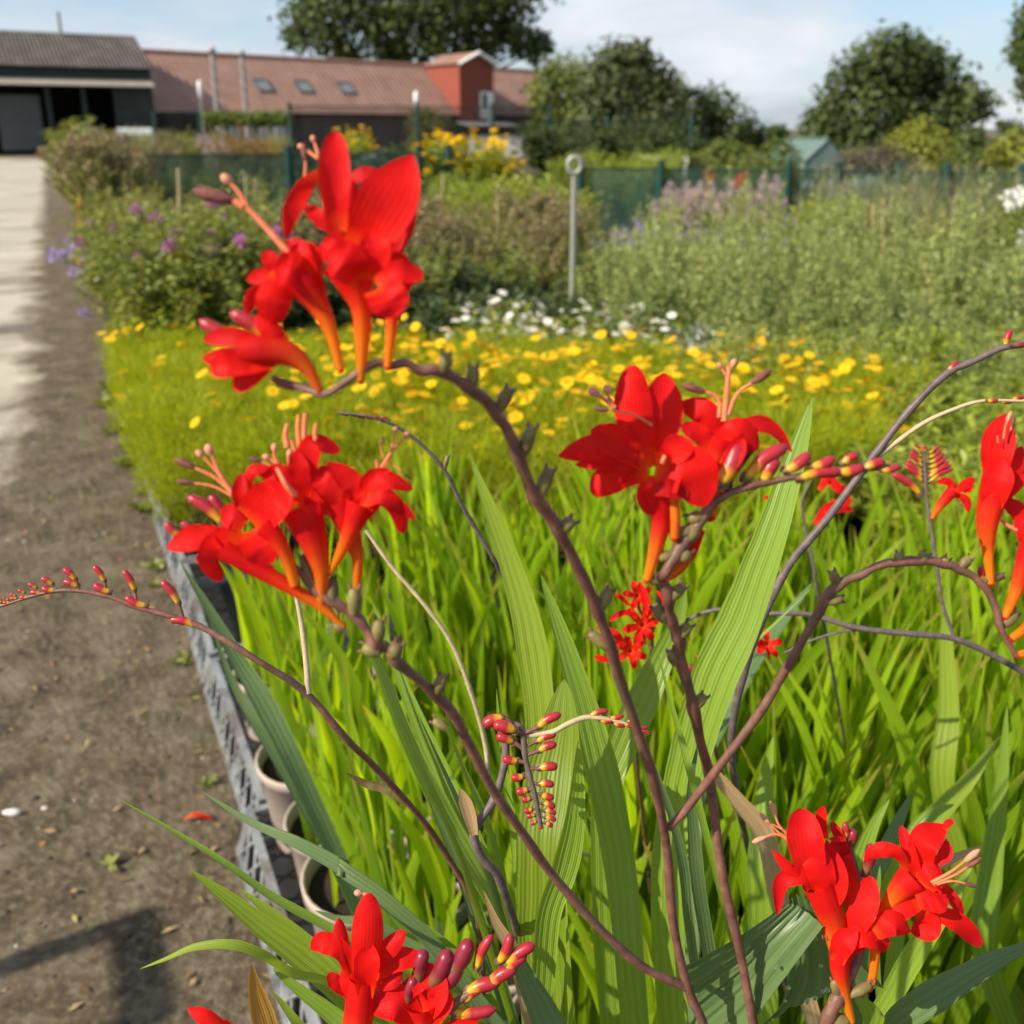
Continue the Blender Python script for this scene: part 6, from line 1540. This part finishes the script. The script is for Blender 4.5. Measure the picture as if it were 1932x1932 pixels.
B.leaf([C7((1840, 700), .60), C7((1790, 1000), .60), C7((1810, 1400), .6), C7((1850, 1800), .6)], 120 * C7.k, M_HLEAFD, tint=.5, wide_at=.5, roll=30)
Dd.leaf([C7((400, 320), .66), C7((420, 600), .66), C7((470, 980), .66), C7((530, 1400), .66), C7((570, 1900), .65)], 62 * C7.k * 1.15, M_HLEAF, tint=.9, wide_at=.5)
Dd.leaf([C7((40, 560), .64), C7((150, 860), .64), C7((300, 1200), .64), C7((420, 1600), .64), C7((500, 2000), .64)], 95 * C7.k, M_HLEAF, tint=.4, wide_at=.5, roll=30)
Dd.leaf([C7((-160, 500), .62), C7((20, 900), .62), C7((200, 1300), .62), C7((360, 1700), .62), C7((460, 2050), .62)], 90 * C7.k, M_HLEAFD, tint=.6, wide_at=.5, roll=40)
Dd.leaf([C7((-200, 780), .6), C7((0, 1200), .6), C7((150, 1550), .6), C7((280, 1950), .6)], 80 * C7.k, M_HLEAF, tint=.3, wide_at=.5, roll=35)
Dd.leaf([VP(650, 1098, .72), VP(700, 1220, .72), VP(770, 1400, .71), VP(850, 1560, .70), VP(930, 1700, .69)], wpx(46, .7), M_HLEAF, tint=.6, roll=35, wide_at=.45)
Dd.leaf([VP(700, 1130, .74), VP(760, 1290, .73), VP(820, 1430, .72), VP(900, 1600, .71)], wpx(40, .7), M_HLEAF, tint=.4, roll=-20, wide_at=.45)
Dd.leaf([VP(805, 1500, .66), VP(850, 1600, .66), VP(890, 1700, .66), VP(940, 1850, .66)], wpx(30, .66), M_HLEAFD, tint=.5, wide_at=.5)
Dd.leaf([VP(912, 1680, .58), VP(935, 1740, .58), VP(970, 1800, .58), VP(1010, 1950, .58)], wpx(32, .58), M_HLEAFT, tint=.6, wide_at=.5)
Dd.leaf([VP(960, 1760, .55), VP(985, 1830, .55), VP(1020, 1900, .55), VP(1060, 1990, .55)], wpx(60, .55), M_HLEAFD, tint=.6, wide_at=.5)
Cc.leaf([VP(340, 1060, 1.0), VP(400, 1160, 1.0), VP(455, 1255, 1.0), VP(500, 1330, .99), VP(555, 1440, .98)], wpx(40, 1.0), M_HLEAFD, tint=.8, wide_at=.5, roll=10)
Cc.leaf([VP(395, 1170, 1.05), VP(440, 1290, 1.05), VP(500, 1390, 1.04)], wpx(24, 1.0), M_HLEAFD, tint=.6, wide_at=.5)
Gg.leaf([VP(1458, 1390, .80), VP(1445, 1470, .80), VP(1440, 1560, .79), VP(1435, 1700, .78)], wpx(50, .8), M_HLEAF, tint=.8, wide_at=.5)
Gg.leaf([VP(1885, 1390, .9), VP(1830, 1470, .9), VP(1750, 1560, .89), VP(1680, 1690, .88)], wpx(46, .9), M_HLEAFB, tint=.4, wide_at=.5)
Hh.leaf([VP(1790, 1095, 1.05), VP(1785, 1200, 1.05), VP(1790, 1340, 1.04), VP(1780, 1500, 1.03)], wpx(42, 1.05), M_HLEAFB, tint=.5, wide_at=.5)
Hh.leaf([VP(1900, 1330, .95), VP(1890, 1480, .95), VP(1870, 1640, .95), VP(1860, 1800, .95)], wpx(46, .95), M_HLEAF, tint=.3, wide_at=.5)

# small fallen things
mb = MB(); ribbon(mb, spline([G(346, 1546, .012), G(365, 1538, .022), G(388, 1541, .018), G(402, 1547, .012)], 12), .014 * np.array([.2, .6, .9, 1, 1, 1, .9, .8, .6, .5, .3, .1]), up, 5, .4, v0=.15, v1=.6)
tag(mb.build("fallen_petal", M_PETAL), "fallen orange red crocosmia petal on the soil beside the crates", "petal")
mb = MB(); c = G(22, 1533, .012)
V0 = MB(); ellipsoid(V0, (0, 0, 0), .020, .009, .008, seg=12, rings=8); V_ = V0.v[0] * (1 + .12 * np.sin(V0.v[0][:, [0]] * 160) + .1 * np.cos(V0.v[0][:, [1]] * 300)); mb.add(V_ + c, V0.fv[0].reshape(-1, 4), None, .9)
tag(mb.build("white_stone", plain("white_stone", (.62, .59, .56), (.5, .47, .44), 60, .8)), "white elongated pebble lying on the dark soil at the left", "stone")
for i, (px, py, rz_) in enumerate(((208, 1632, .3), (430, 1412, 1.2))):
    mb = MB(); c = G(px, py, .015)
    k = 7; a = rng.uniform(0, 6.28, k); D = np.stack([np.cos(a), np.sin(a), rng.uniform(0, .4, k)], 1)
    leafcards(mb, np.tile(c, (k, 1)), D, np.tile([0, 0, 1.], (k, 1)), .028, .011, .8)
    tag(mb.build("fallen_leaf", M_L_BRIGHT if i else M_L_GREEN), ["torn green leaf scrap lying on the open soil", "pale yellow leaf scrap lying close to the crates"][i], "fallen leaf")

for i, (s_, n_, r_) in enumerate(((.55, -.05, .025), (1.1, -.04, .04), (1.62, -.07, .03), (1.75, -.04, .05), (2.3, -.05, .07), (2.5, -.03, .05), (2.9, -.06, .08), (3.15, -.03, .07), (3.4, -.07, .10), (3.9, -.08, .12), (4.2, -.05, .12))):
    mb = MB(); k = 34; a = rng.uniform(0, 6.28, k); D = np.stack([np.cos(a), np.sin(a), rng.uniform(.1, 1.2, k)], 1)
    leafcards(mb, np.zeros((k, 3)) + rng.normal(0, r_ * .25, (k, 3)) * [1, 1, 0], D, np.tile([0, 0, 1.], (k, 1)) + rng.normal(0, .3, (k, 3)), r_ * rng.uniform(.4, 1, k), r_ * .28, rng.random(k))
    o = mb.build("weed", M_L_GREEN); o.location = bed(s_, n_, .006); tag(o, "small green weed growing in the soil along the foot of the crates", "weed", "weeds along the crates")
